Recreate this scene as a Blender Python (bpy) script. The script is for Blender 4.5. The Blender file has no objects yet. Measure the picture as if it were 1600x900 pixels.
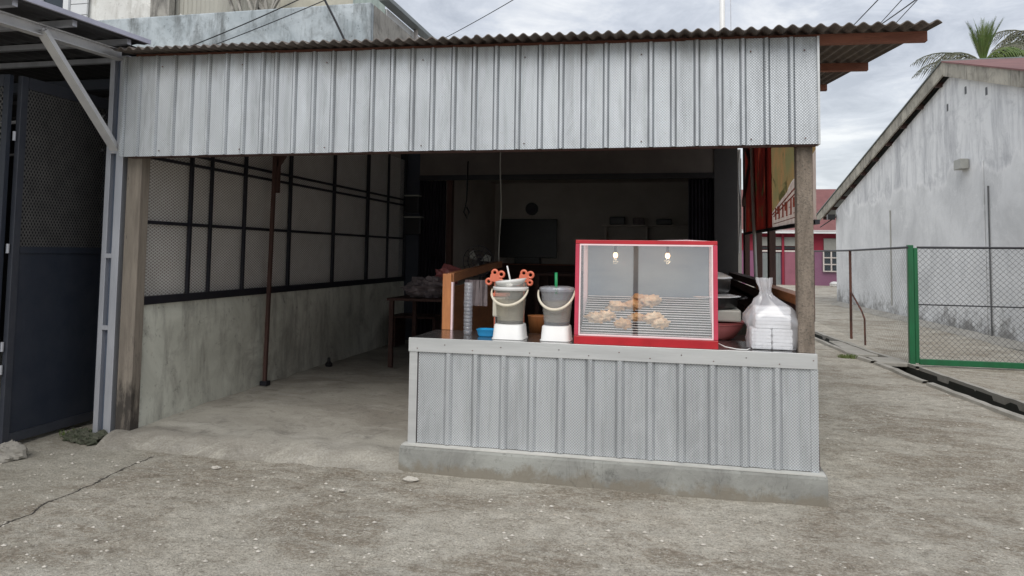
import bpy, math, random
from mathutils import Vector, noise, Matrix
R = math.radians
rnd = random.Random(7)
S = bpy.context.scene
COL = S.collection

# ------------------------------------------------------------------ camera
yaw, pit, rol = R(12.5), R(3.6), R(0.8)
fw = Vector((-math.sin(yaw)*math.cos(pit), math.cos(yaw)*math.cos(pit), math.sin(pit)))
rt = Vector((math.cos(yaw), math.sin(yaw), 0))
up = rt.cross(fw)
r_ = rt*math.cos(rol) + up*math.sin(rol)
u_ = up*math.cos(rol) - rt*math.sin(rol)
cam = bpy.data.cameras.new('camera')
co = bpy.data.objects.new('camera', cam)
COL.objects.link(co)
mw = Matrix((r_, u_, -fw)).transposed().to_4x4()
mw.translation = (0, 0, 1.5)
co.matrix_world = mw
cam.sensor_width = 36
cam.lens = 36*1130/1600
cam.shift_y = -125/1600
cam.clip_start = 0.05
cam.clip_end = 2000
S.camera = co
S.view_settings.view_transform = 'Standard'
S.view_settings.look = 'None'
S.view_settings.exposure = 0.45
S.view_settings.gamma = 1.0

# ------------------------------------------------------------------ sky and sun (overcast)
SUN_EL, SUN_AZ = R(47), R(180)
W = bpy.data.worlds.new('World')
S.world = W
W.use_nodes = True
nt = W.node_tree
nt.nodes.clear()
def N(t, k, **kw):
    n = t.nodes.new(k)
    for a, b in kw.items(): setattr(n, a, b)
    return n
out = N(nt, 'ShaderNodeOutputWorld'); bg = N(nt, 'ShaderNodeBackground')
bg.inputs['Strength'].default_value = 0.1
sky = N(nt, 'ShaderNodeTexSky', sky_type='NISHITA', sun_disc=False)
sky.sun_elevation = SUN_EL; sky.sun_rotation = SUN_AZ
tc = N(nt, 'ShaderNodeTexCoord'); sep = N(nt, 'ShaderNodeSeparateXYZ')
nt.links.new(tc.outputs['Generated'], sep.inputs[0])
def wm(op, a, b=None):
    n = N(nt, 'ShaderNodeMath', operation=op)
    for i, v in enumerate((a, b)):
        if v is None: continue
        if isinstance(v, (int, float)): n.inputs[i].default_value = v
        else: nt.links.new(v, n.inputs[i])
    return n.outputs[0]
zz = wm('ADD', wm('MAXIMUM', sep.outputs[2], 0.0), 0.13)
comb = N(nt, 'ShaderNodeCombineXYZ')
nt.links.new(wm('DIVIDE', sep.outputs[0], zz), comb.inputs[0])
nt.links.new(wm('DIVIDE', sep.outputs[1], zz), comb.inputs[1])
def wnoise(scale, detail, rough, dist):
    n = N(nt, 'ShaderNodeTexNoise')
    n.inputs['Scale'].default_value = scale; n.inputs['Detail'].default_value = detail
    n.inputs['Roughness'].default_value = rough; n.inputs['Distortion'].default_value = dist
    nt.links.new(comb.outputs[0], n.inputs['Vector']); return n.outputs['Fac']
mixn = wm('ADD', wm('MULTIPLY', wnoise(0.8, 7, 0.6, 0.5), 0.6), wm('MULTIPLY', wnoise(2.6, 8, 0.65, 0.7), 0.4))
cr = N(nt, 'ShaderNodeValToRGB')
e = cr.color_ramp.elements
e[0].position = 0.40; e[0].color = (3.75, 4.05, 4.6, 1)
e[1].position = 0.60; e[1].color = (7.5, 7.6, 7.7, 1)
m_ = e.new(0.49); m_.color = (5.1, 5.4, 5.95, 1)
nt.links.new(mixn, cr.inputs[0])
hz = N(nt, 'ShaderNodeMapRange'); hz.inputs[1].default_value = 0.0; hz.inputs[2].default_value = 0.26
hz.inputs[3].default_value = 0.6; hz.inputs[4].default_value = 0.0
nt.links.new(sep.outputs[2], hz.inputs[0])
mh = N(nt, 'ShaderNodeMix', data_type='RGBA')
nt.links.new(hz.outputs[0], mh.inputs['Factor']); nt.links.new(cr.outputs[0], mh.inputs['A'])
mh.inputs['B'].default_value = (6.7, 6.95, 6.8, 1)
ms = N(nt, 'ShaderNodeMix', data_type='RGBA')
ms.inputs['Factor'].default_value = 0.92
nt.links.new(sky.outputs[0], ms.inputs['A']); nt.links.new(mh.outputs['Result'], ms.inputs['B'])
nt.links.new(ms.outputs['Result'], bg.inputs[0]); nt.links.new(bg.outputs[0], out.inputs[0])

sl = bpy.data.lights.new('sun', 'SUN'); sl.energy = 1.5; sl.angle = R(40); sl.color = (1, 0.96, 0.9)
so = bpy.data.objects.new('sun', sl); COL.objects.link(so)
sd = Vector((math.sin(SUN_AZ)*math.cos(SUN_EL), math.cos(SUN_AZ)*math.cos(SUN_EL), math.sin(SUN_EL)))
so.rotation_euler = sd.to_track_quat('Z', 'Y').to_euler(); so.location = (0, 0, 30)

# ------------------------------------------------------------------ materials
class MT:
    """small node builder"""
    def __init__(s, name, rough=0.8, metal=0.0):
        s.m = bpy.data.materials.new(name); s.m.use_nodes = True
        s.t = s.m.node_tree; s.b = s.t.nodes['Principled BSDF']
        s.b.inputs['Roughness'].default_value = rough; s.b.inputs['Metallic'].default_value = metal
        s.tc = N(s.t, 'ShaderNodeTexCoord').outputs['Object']
    def vec(s, sc=(1, 1, 1), rot=(0, 0, 0)):
        n = N(s.t, 'ShaderNodeMapping'); n.inputs['Scale'].default_value = sc; n.inputs['Rotation'].default_value = rot
        s.t.links.new(s.tc, n.inputs[0]); return n.outputs[0]
    def noise(s, scale, detail=5, rough=0.6, sc=(1, 1, 1), dist=0.0):
        n = N(s.t, 'ShaderNodeTexNoise'); n.inputs['Scale'].default_value = scale
        n.inputs['Detail'].default_value = detail; n.inputs['Roughness'].default_value = rough
        n.inputs['Distortion'].default_value = dist
        s.t.links.new(s.vec(sc), n.inputs['Vector']); return n.outputs['Fac']
    def voro(s, scale, feat='F1', sc=(1, 1, 1), rand=1.0):
        n = N(s.t, 'ShaderNodeTexVoronoi', feature=feat); n.inputs['Scale'].default_value = scale
        n.inputs['Randomness'].default_value = rand
        s.t.links.new(s.vec(sc), n.inputs['Vector']); return n.outputs['Distance']
    def xyz(s):
        n = N(s.t, 'ShaderNodeSeparateXYZ'); s.t.links.new(s.tc, n.inputs[0]); return n.outputs
    def math(s, op, a, b=None, c=None, clamp=False):
        n = N(s.t, 'ShaderNodeMath', operation=op, use_clamp=clamp)
        for i, v in enumerate((a, b, c)):
            if v is None: continue
            if isinstance(v, (int, float)): n.inputs[i].default_value = v
            else: s.t.links.new(v, n.inputs[i])
        return n.outputs[0]
    def rng(s, v, a, b, c=0.0, d=1.0):
        n = N(s.t, 'ShaderNodeMapRange'); n.inputs[1].default_value = a; n.inputs[2].default_value = b
        n.inputs[3].default_value = c; n.inputs[4].default_value = d
        s.t.links.new(v, n.inputs[0]); return n.outputs[0]
    def mix(s, f, a, b, mode='MIX'):
        n = N(s.t, 'ShaderNodeMix', data_type='RGBA', blend_type=mode)
        for k, v in (('Factor', f), ('A', a), ('B', b)):
            i = n.inputs[k]
            if k == 'Factor': i = n.inputs[0]
            if isinstance(v, (int, float)): i.default_value = v
            elif isinstance(v, tuple): i.default_value = (*v, 1)
            else: s.t.links.new(v, i)
        return n.outputs['Result']
    def col(s, v):
        if isinstance(v, tuple): s.b.inputs['Base Color'].default_value = (*v, 1)
        else: s.t.links.new(v, s.b.inputs['Base Color'])
    def rough(s, v): s.t.links.new(v, s.b.inputs['Roughness'])
    def bump(s, v, strength=0.5, dist=0.01):
        n = N(s.t, 'ShaderNodeBump'); n.inputs['Strength'].default_value = strength
        n.inputs['Distance'].default_value = dist
        s.t.links.new(v, n.inputs['Height'])
        old = s.b.inputs['Normal']
        if old.is_linked: s.t.links.new(old.links[0].from_socket, n.inputs['Normal'])
        s.t.links.new(n.outputs[0], s.b.inputs['Normal'])
MATS = {}
def simple(name, c1, c2=None, scale=6, rough=0.8, metal=0.0, bump=0.25, bs=40, sc=(1, 1, 1), bd=0.004):
    if name in MATS: return MATS[name]
    q = MT(name, rough, metal)
    if c2 is None: c2 = tuple(c*0.8 for c in c1)
    q.col(q.mix(q.rng(q.noise(scale, 6, 0.65, sc), 0.35, 0.65), c1, c2))
    if bump: q.bump(q.noise(bs, 4, 0.6, sc), bump, bd)
    MATS[name] = q.m; return q.m

# yard concrete: broad stains, scuffs, aggregate and a wandering crack
q = MT('yard_concrete', 0.92)
f1 = q.rng(q.noise(0.75, 8, 0.66, (1, 1.4, 1), 0.9), 0.43, 0.57)
f2 = q.rng(q.noise(2.3, 8, 0.7, (1, 2.2, 1), 1.2), 0.47, 0.66)
f3 = q.rng(q.noise(9, 9, 0.75), 0.36, 0.68)
c = q.mix(f1, (0.315, 0.262, 0.20), (0.68, 0.635, 0.545))
c = q.mix(q.rng(q.noise(34, 5, 0.7, (1, 1.2, 1)), 0.46, 0.60, 0.0, 0.5), c, (0.74, 0.70, 0.60))
c = q.mix(q.rng(q.noise(27, 6, 0.75, (1, 1.3, 1), .4), 0.52, 0.64, 0.0, 0.7), c, (0.17, 0.145, 0.11))
c = q.mix(q.math('MULTIPLY', f2, 0.8), c, (0.68, 0.65, 0.57))
c = q.mix(q.math('MULTIPLY', f3, 0.6), c, (0.17, 0.145, 0.11))
rg1 = q.math('ABSOLUTE', q.math('SUBTRACT', q.noise(5.5, 6, 0.62, (1, 1.5, 1), 1.4), 0.5))
c = q.mix(q.math('MULTIPLY', q.rng(rg1, 0.004, 0.022, 0.75, 0.0), q.rng(q.noise(1.7, 4, 0.6), 0.46, 0.60)), c, (0.72, 0.69, 0.61))
rg2 = q.math('ABSOLUTE', q.math('SUBTRACT', q.noise(9, 6, 0.66, (1, 1.3, 1), 1.2), 0.47))
c = q.mix(q.math('MULTIPLY', q.rng(rg2, 0.003, 0.02, 0.6, 0.0), q.rng(q.noise(2.6, 4, 0.6, (1.1, 1, 1)), 0.48, 0.60)), c, (0.15, 0.128, 0.10))
fine = q.noise(95, 3, 0.7)
c = q.mix(q.rng(fine, 0.48, 0.70, 0, 0.7), c, (0.13, 0.11, 0.08))
c = q.mix(q.rng(q.noise(60, 4, 0.75), 0.54, 0.68, 0, 0.6), c, (0.68, 0.64, 0.54))
vv = q.voro(26); c = q.mix(q.rng(vv, 0.13, 0.17, 0.55, 0.0), c, (0.55, 0.53, 0.49))
x, y, z = q.xyz()
# slab joint running from the foot of the post towards the street
d = q.math('SUBTRACT', q.math('ADD', q.math('MULTIPLY', q.math('SUBTRACT', y, 3.3), -0.117), -3.526), x)
d = q.math('ABSOLUTE', q.math('ADD', d, q.rng(q.noise(3.5, 5, 0.7), 0, 1, -0.09, 0.09)))
crk = q.math('MULTIPLY', q.rng(d, 0.002, 0.009, 0.85, 0.0), q.rng(y, 4.62, 4.72, 1.0, 0.0))
lft = q.math('MULTIPLY', q.rng(x, -3.5, -3.8, 0.0, 0.35), q.rng(y, 4.6, 5.0, 1, 1))
c = q.mix(lft, c, (0.46, 0.44, 0.37))
c = q.mix(crk, c, (0.03, 0.028, 0.025))
q.col(c)
h = q.math('ADD', q.math('MULTIPLY', q.noise(70, 5, 0.75), 0.5), q.math('MULTIPLY', q.noise(14, 6, 0.7), 0.8))
h = q.math('SUBTRACT', h, q.math('MULTIPLY', crk, 1.2))
q.bump(h, 1.0, 0.028)
M_YARD = q.m

q = MT('worn_floor_concrete', 0.8)
c = q.mix(q.rng(q.noise(0.9, 7, 0.62, (0.7, 1.3, 1), 0.8), 0.36, 0.64), (0.27, 0.25, 0.215), (0.42, 0.40, 0.35))
c = q.mix(q.rng(q.noise(5, 8, 0.72, (0.6, 1.6, 1)), 0.5, 0.72, 0, 0.6), c, (0.52, 0.50, 0.455))
c = q.mix(q.rng(q.noise(7, 8, 0.75, dist=0.5), 0.52, 0.70, 0, 0.6), c, (0.12, 0.112, 0.10))
x, y, z = q.xyz()
c = q.mix(q.math('MULTIPLY', q.rng(y, 5.05, 4.8, 0, 0.85), q.rng(q.noise(3.2, 8, 0.75, dist=.8), 0.50, 0.62)), c, (0.52, 0.495, 0.43))
c = q.mix(q.math('MULTIPLY', q.rng(y, 5.15, 4.85, 0, 0.8), q.rng(q.noise(60, 4, 0.75), 0.42, 0.60, 0, 0.6)), c, (0.21, 0.185, 0.15))
q.col(c); q.bump(q.noise(28, 7, 0.7), 0.8, 0.012)
M_FLOOR = q.m

def plaster(name, a, b, stain, sdark=0.6, zstreak=True):
    q = MT(name, 0.88)
    c = q.mix(q.rng(q.noise(1.6, 7, 0.65, dist=0.5), 0.36, 0.64), a, b)
    if zstreak: c = q.mix(q.rng(q.noise(5, 6, 0.7, (1, 1, 0.22)), 0.5, 0.72, 0, sdark), c, stain)
    c = q.mix(q.rng(q.noise(2.6, 7, 0.7, dist=.6), 0.52, 0.70, 0, sdark*.8), c, tuple(v*1.3 for v in stain))
    c = q.mix(q.rng(q.noise(11, 8, 0.8), 0.58, 0.70, 0, sdark), c, tuple(v*0.5 for v in stain))
    q.col(c); q.bump(q.noise(24, 6, 0.7), 0.35, 0.006); return q.m
M_PLASTER = plaster('grey_plaster', (0.68, 0.69, 0.61), (0.50, 0.505, 0.44), (0.20, 0.19, 0.17), 0.75)
M_BASE = plaster('cement_kerb', (0.31, 0.315, 0.29), (0.20, 0.205, 0.19), (0.11, 0.108, 0.095), 0.85)
q = MT('muddy_kerb_render', 0.9)
c = q.mix(q.rng(q.noise(2.2, 8, 0.7, dist=.6), .36, .64), (0.33, 0.335, 0.31), (0.21, 0.21, 0.195))
c = q.mix(q.rng(q.noise(9, 8, 0.8), .55, .68, 0, .7), c, (0.10, 0.10, 0.09))
x, y, z = q.xyz()
c = q.mix(q.rng(q.math('ADD', z, q.rng(q.noise(6, 7, 0.75), .3, .7, -.07, .07)), 0.02, 0.075, .8, 0), c, (0.20, 0.175, 0.135))
ck = q.math('ABSOLUTE', q.math('SUBTRACT', q.noise(1.9, 5, 0.6, (1, 1, .35), .8), .5))
c = q.mix(q.rng(ck, 0, .004, .35, 0), c, (0.07, 0.068, 0.06))
q.col(c); q.bump(q.noise(22, 7, 0.75), 0.6, 0.01); M_BASE = q.m
M_BASETOP = plaster('cement_ledge_highlight', (0.62, 0.61, 0.57), (0.5, 0.5, 0.47), (0.3, 0.3, 0.28), 0.4)  # paler than the kerb: highlight on its top face put into the colour
M_PARAPET = plaster('weathered_blue_white_render', (0.52, 0.57, 0.60), (0.34, 0.385, 0.41), (0.11, 0.12, 0.12), 0.9)
M_PARAPET2 = plaster('black_stained_render', (0.42, 0.40, 0.36), (0.22, 0.21, 0.19), (0.05, 0.048, 0.045), 0.9)
M_PEEL = plaster('peeling_white_render', (0.78, 0.78, 0.75), (0.62, 0.61, 0.58), (0.30, 0.28, 0.24), 0.7)
M_CREAM = plaster('cream_render', (0.52, 0.50, 0.42), (0.44, 0.42, 0.35), (0.3, 0.28, 0.22), 0.4)
M_ROOM = simple('room_wall_paint', (0.55, 0.51, 0.47), (0.45, 0.41, 0.375), 1.5, 0.85, bump=0.1)

# white gable wall: patched grey render below a ragged line, streaked old whitewash above
q = MT('gable_whitewash', 0.9)
x, y, z = q.xyz()
streak = q.rng(q.noise(3.0, 7, 0.72, (1, 1, 0.16), 0.3), 0.44, 0.66)
upc = q.mix(q.math('MULTIPLY', streak, 0.8), (0.86, 0.87, 0.88), (0.44, 0.45, 0.475))
upc = q.mix(q.rng(q.noise(1.3, 8, 0.75, dist=.7), 0.5, 0.66, 0, 0.6), upc, (0.42, 0.43, 0.455))
upc = q.mix(q.rng(q.noise(4, 8, 0.8, (1, 1, 0.5)), 0.56, 0.64, 0, 0.7), upc, (0.78, 0.79, 0.80))
loc = q.mix(q.rng(q.noise(0.7, 6, 0.62, dist=0.5), 0.36, 0.66), (0.82, 0.83, 0.84), (0.62, 0.63, 0.64))
loc = q.mix(q.rng(q.noise(2.0, 7, 0.7, (1, 1, 0.3)), 0.5, 0.74, 0, 0.45), loc, (0.44, 0.45, 0.46))
loc = q.mix(q.rng(q.noise(3.2, 9, 0.8, dist=.5), 0.55, 0.66, 0, 0.5), loc, (0.9, 0.9, 0.91))
line = q.math('ADD', q.math('MULTIPLY', q.math('SUBTRACT', 22.5, y), 0.03), 2.55)
line = q.math('ADD', line, q.rng(q.noise(0.6, 6, 0.65, (0, 1, 0)), 0.25, 0.75, -0.6, 0.6))
dz = q.math('SUBTRACT', z, line)
c = q.mix(q.rng(dz, -0.02, 0.02), loc, upc)
c = q.mix(q.rng(q.math('ABSOLUTE', q.math('ADD', dz, q.rng(q.noise(5, 6, .7), 0, 1, -.06, .06))), 0.02, 0.08, 0.4, 0.0), c, (0.93, 0.93, 0.94))
foot = q.math('ADD', z, q.rng(q.noise(2.5, 7, 0.75), 0.3, 0.7, -0.5, 0.5))
c = q.mix(q.rng(foot, 0.0, 0.42, 0.85, 0.0), c, (0.17, 0.165, 0.155))
q.col(c); q.bump(q.noise(9, 8, 0.7), 0.5, 0.02)
M_GABLE = q.m

# embossed zinc-aluminium sheet
def zinc(name, tint=(0.61, 0.635, 0.655), grime=0.6, ec=0.62):
    q = MT(name, 0.48, 0.35)
    x, y, z = q.xyz()
    a = q.math('SINE', q.math('MULTIPLY', x, 340.0))
    b = q.math('SINE', q.math('MULTIPLY', z, 340.0))
    em = q.math('MULTIPLY', a, b)
    c = q.mix(q.rng(q.noise(1.3, 6, 0.6, (1.5, 1, 0.35)), 0.35, 0.65), tint, tuple(v*0.84 for v in tint))
    c = q.mix(q.rng(q.noise(7, 7, 0.75, (2.2, 1, 0.14)), 0.48, 0.72, 0, grime), c, tuple(v*0.42 for v in tint))
    c = q.mix(q.rng(q.noise(3.1, 7, 0.75, (1.5, 1, 0.5), .6), 0.5, 0.68, 0, .45), c, tuple(v*1.22 for v in tint))
    c = q.mix(q.rng(em, -0.8, 0.8, ec, 0.0), c, (0.14, 0.145, 0.15))  # emboss hollows darkened in the colour to stand for their shade
    c = q.mix(q.rng(q.noise(55, 3, 0.7), 0.67, 0.72, 0, 0.55), c, (0.16, 0.14, 0.12))
    q.col(c); q.bump(em, 0.45, 0.0022)
    q.bump(q.noise(3.5, 4, 0.55, (1, 1, 0.5)), 0.5, 0.03)
    return q.m, q
M_ZINC, _ = zinc('embossed_zinc_sheet')
# fascia: ragged darker band towards the eave
M_FASCIA, q = zinc('weathered_zinc_fascia', (0.60, 0.635, 0.67), 0.7, 0.42)
x, y, z = q.xyz()
top = q.math('ADD', z, q.rng(q.noise(9, 6, 0.7, (1, 1, 0.2)), 0.3, 0.7, -0.09, 0.09))
base = q.b.inputs['Base Color'].links[0].from_socket
q.col(q.mix(q.rng(top, 2.80, 3.0, 0.0, 0.62), base, (0.16, 0.15, 0.12)))
M_TRIM = simple('brushed_aluminium_trim', (0.62, 0.63, 0.63), (0.52, 0.53, 0.53), 5, 0.38, 0.5, 0.15, 30, (0.3, 1, 3))
M_STEEL = simple('stainless_worktop', (0.42, 0.42, 0.41), (0.33, 0.33, 0.33), 4, 0.2, 0.9, 0.1, 12)
M_GALV = simple('galvanised_steel', (0.55, 0.56, 0.60), (0.44, 0.45, 0.49), 8, 0.42, 0.55, 0.1, 30, (1, 1, 0.2))
M_BEAM = simple('white_steel_beam', (0.62, 0.62, 0.63), (0.50, 0.50, 0.52), 5, 0.5, 0.2, 0.1, 20)
M_NAVY = simple('navy_gate_paint', (0.026, 0.033, 0.050), (0.038, 0.044, 0.06), 5, 0.42, 0.1, 0.15, 60)
M_NAVYL = simple('navy_frame_paint', (0.045, 0.05, 0.066), (0.06, 0.065, 0.08), 9, 0.4, 0.2, 0.1, 60)
M_GRILLE = simple('black_grille_paint', (0.010, 0.011, 0.018), (0.018, 0.018, 0.024), 9, 0.5, 0.1, 0.1)
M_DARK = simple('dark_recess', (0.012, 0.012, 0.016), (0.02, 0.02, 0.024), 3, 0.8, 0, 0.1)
M_ASB = simple('corrugated_fibre_cement', (0.17, 0.145, 0.13), (0.10, 0.085, 0.078), 7, 0.9, 0, 0.5, 60)
def wood(name, a, b, ax='x', rough=0.75):
    sc = {'x': (0.12, 1, 1), 'y': (1, 0.12, 1), 'z': (1, 1, 0.12)}[ax]
    q = MT(name, rough)
    c = q.mix(q.rng(q.noise(22, 7, 0.7, sc, 0.4), 0.35, 0.65), a, b)
    c = q.mix(q.rng(q.noise(60, 4, 0.7, sc), 0.56, 0.7, 0, 0.6), c, tuple(v*0.4 for v in b))
    q.col(c); q.bump(q.noise(45, 5, 0.7, sc), 0.5, 0.005); return q.m
M_REDWOOD = wood('red_brown_timber', (0.26, 0.10, 0.062), (0.17, 0.062, 0.04))
M_REDWOODZ = wood('red_brown_post_timber', (0.085, 0.04, 0.032), (0.05, 0.025, 0.02), 'z')
M_ORWOOD = wood('varnished_orange_wood', (0.50, 0.20, 0.07), (0.36, 0.13, 0.045), 'z', 0.5)
M_ORWOODY = wood('varnished_rail_wood', (0.40, 0.17, 0.07), (0.27, 0.105, 0.045), 'y', 0.5)
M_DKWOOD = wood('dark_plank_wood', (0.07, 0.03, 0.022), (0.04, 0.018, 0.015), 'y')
q = MT('grey_weathered_timber', 0.85)
c = q.mix(q.rng(q.noise(20, 7, 0.7, (1, 1, 0.1)), 0.35, 0.65), (0.27, 0.235, 0.195), (0.17, 0.145, 0.12))
x, y, z = q.xyz()
rot = q.math('ADD', z, q.rng(q.noise(14, 6, 0.7, (1, 1, 0.25)), 0.3, 0.7, -0.35, 0.35))
c = q.mix(q.rng(rot, 0.2, 0.55, 0.9, 0.0), c, (0.035, 0.03, 0.026))
c = q.mix(q.rng(q.noise(26, 5, 0.8, (1, 1, 0.2)), 0.66, 0.70, 0, 0.8), c, (0.05, 0.035, 0.03))
q.col(c); q.bump(q.noise(40, 5, 0.7, (1, 1, 0.12)), 0.6, 0.006)
M_GREYWOOD = q.m
q = MT('rough_cast_post', 0.9)
c = q.mix(q.rng(q.noise(9, 6, 0.7, (1, 1, .25)), 0.38, 0.62), (0.25, 0.205, 0.165), (0.125, 0.10, 0.078))
c = q.mix(q.rng(q.noise(75, 3, 0.8), 0.5, 0.66, 0, 0.8), c, (0.08, 0.072, 0.062))
q.col(c); q.bump(q.noise(75, 4, 0.7), 0.7, 0.008)
M_POST = q.m
M_RED = simple('glossy_red_case', (0.50, 0.014, 0.024), (0.38, 0.010, 0.018), 4, 0.3, 0, 0.05)
M_PINK = simple('faded_red_case_side', (0.58, 0.05, 0.10), (0.46, 0.035, 0.07), 4, 0.35, 0, 0.05)
M_PALE = simple('pale_glazing_bead', (0.85, 0.68, 0.70), (0.8, 0.6, 0.62), 8, 0.4, 0, 0.05)
M_WHITE = simple('white_plastic', (0.80, 0.80, 0.79), (0.74, 0.74, 0.73), 6, 0.4, 0, 0.08, 20)
M_FOAM = simple('white_foam', (0.86, 0.87, 0.88), (0.80, 0.81, 0.82), 9, 0.7, 0, 0.3, 120, bd=0.002)
M_CREAMP = simple('cream_plastic', (0.72, 0.66, 0.54), (0.66, 0.6, 0.48), 6, 0.45, 0, 0.08)
M_CORAL = simple('coral_plastic', (0.75, 0.20, 0.11), (0.65, 0.16, 0.09), 6, 0.45, 0, 0.08)
M_BLUE = simple('blue_plastic', (0.02, 0.33, 0.66), (0.015, 0.27, 0.58), 6, 0.4, 0, 0.05)
M_GREENP = simple('green_straw_plastic', (0.01, 0.28, 0.10), None, 6, 0.4, 0, 0)
M_ROSE = simple('rose_plastic_basin', (0.48, 0.16, 0.16), (0.40, 0.12, 0.12), 6, 0.4, 0, 0.08)
M_GREYP = simple('grey_plastic', (0.40, 0.40, 0.37), (0.34, 0.34, 0.31), 6, 0.5, 0, 0.08)
M_ALU = simple('polished_pot_metal', (0.78, 0.78, 0.79), (0.7, 0.7, 0.7), 6, 0.25, 0.55, 0.06)
M_POT = simple('dark_pot', (0.10, 0.10, 0.10), (0.06, 0.06, 0.06), 6, 0.3, 0.7, 0.08)
M_BLACK = simple('black_plastic', (0.012, 0.012, 0.014), (0.02, 0.02, 0.022), 6, 0.35, 0, 0.05)
M_RUST = simple('rusty_paint', (0.16, 0.06, 0.04), (0.05, 0.03, 0.025), 14, 0.8, 0.2, 0.5, 40, (1, 1, 0.3))
M_GREEN = simple('green_enamel', (0.006, 0.13, 0.045), (0.008, 0.095, 0.035), 9, 0.4, 0, 0.2, 40, (1, 1, 0.3))
M_WIRE = simple('dull_wire', (0.10, 0.105, 0.11), (0.15, 0.15, 0.155), 20, 0.5, 0.5, 0)
M_MESHW = simple('galvanised_expanded_mesh', (0.86, 0.85, 0.83), (0.74, 0.73, 0.70), 6, 0.5, 0.1, 0)
M_CABLE = simple('black_cable', (0.03, 0.03, 0.033), None, 5, 0.6, 0, 0)
M_DIRT = simple('wet_drain_dirt', (0.035, 0.032, 0.026), (0.02, 0.024, 0.016), 6, 0.7, 0, 0.6, 30)
M_MOSS = simple('mossy_rubble', (0.10, 0.10, 0.075), (0.045, 0.055, 0.03), 16, 0.95, 0, 0.8, 50)
M_STONE = simple('pale_stone', (0.36, 0.34, 0.30), (0.24, 0.225, 0.2), 14, 0.9, 0, 0.8, 40)
M_CHIPS = simple('pale_pebble', (0.62, 0.59, 0.53), (0.42, 0.39, 0.34), 9, 0.9, 0, 0.2)
M_REDROOF = simple('red_metal_roof', (0.22, 0.085, 0.075), (0.15, 0.055, 0.05), 2, 0.55, 0.1, 0.1)
M_PINKROOF = simple('rose_tile_roof', (0.22, 0.09, 0.088), (0.17, 0.068, 0.066), 2, 0.7, 0, 0.2)
M_MAUVE = simple('mauve_wall_paint', (0.22, 0.085, 0.16), (0.19, 0.07, 0.135), 1, 0.8, 0, 0.1)
M_MAROON = simple('maroon_wall_paint', (0.25, 0.015, 0.035), (0.2, 0.012, 0.03), 1, 0.8, 0, 0.1)
M_SHUT = simple('grey_roller_shutter', (0.22, 0.24, 0.24), (0.18, 0.2, 0.2), 2, 0.5, 0.3, 0.1)
M_LOUVRE = simple('grey_blind', (0.26, 0.26, 0.24), None, 2, 0.7, 0, 0.1)
M_GLASSD = simple('dark_window_glass', (0.03, 0.04, 0.05), None, 2, 0.12, 0, 0)
M_PALEW = simple('pale_frame_paint', (0.62, 0.56, 0.52), None, 2, 0.6, 0, 0)
M_BARGE = plaster('weathered_bargeboard', (0.50, 0.47, 0.40), (0.30, 0.28, 0.24), (0.06, 0.055, 0.05), 0.85)
M_CORRW = simple('beige_metal_cladding', (0.44, 0.43, 0.38), (0.36, 0.35, 0.31), 2, 0.7, 0.1, 0.1, sc=(2, 1, 0.3))
M_CORRG = simple('pale_green_cladding', (0.34, 0.40, 0.37), (0.25, 0.30, 0.28), 3, 0.6, 0.1, 0.1, sc=(2, 1, 0.3))
M_WHITEW = simple('white_painted_wall', (0.68, 0.69, 0.70), (0.58, 0.59, 0.6), 1.5, 0.8, 0, 0.1)
M_SOFFIT = simple('dark_roof_sheet', (0.055, 0.055, 0.06), (0.04, 0.04, 0.045), 3, 0.6, 0.2, 0.1)
M_LILAC = simple('pale_lilac_trim', (0.52, 0.52, 0.62), None, 3, 0.5, 0.2, 0)
M_LEAF = simple('palm_leaf', (0.075, 0.13, 0.025), (0.11, 0.14, 0.035), 3, 0.6, 0, 0)
M_LEAFD = simple('dry_palm_leaf', (0.13, 0.125, 0.085), (0.08, 0.09, 0.055), 3, 0.7, 0, 0)
M_TRUNK = simple('palm_trunk_bark', (0.15, 0.13, 0.10), (0.1, 0.085, 0.07), 8, 0.9, 0, 0.6)
M_CHICK = simple('fried_chicken_crust', (0.70, 0.47, 0.26), (0.46, 0.23, 0.08), 16, 0.75, 0, 0.9, 60, bd=0.01)
M_CHICK2 = simple('pale_batter_crust', (0.85, 0.70, 0.50), (0.58, 0.34, 0.15), 18, 0.75, 0, 0.9, 60, bd=0.01)
M_CLOTH = simple('pale_cloth', (0.28, 0.24, 0.24), (0.16, 0.13, 0.14), 9, 0.9, 0, 0.4)
M_BACKP = simple('blue_grey_case_back', (0.19, 0.25, 0.31), (0.16, 0.215, 0.27), 2, 0.5, 0, 0.05)
M_SILVER = simple('silver_rack_rod', (0.88, 0.89, 0.90), (0.8, 0.81, 0.82), 6, 0.4, 0.1, 0)
# partition backing with slightly mottled beige sheet
M_BEIGE = simple('beige_backing_sheet', (0.50, 0.475, 0.44), (0.38, 0.345, 0.32), 1.3, 0.85, 0, 0.15)

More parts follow.
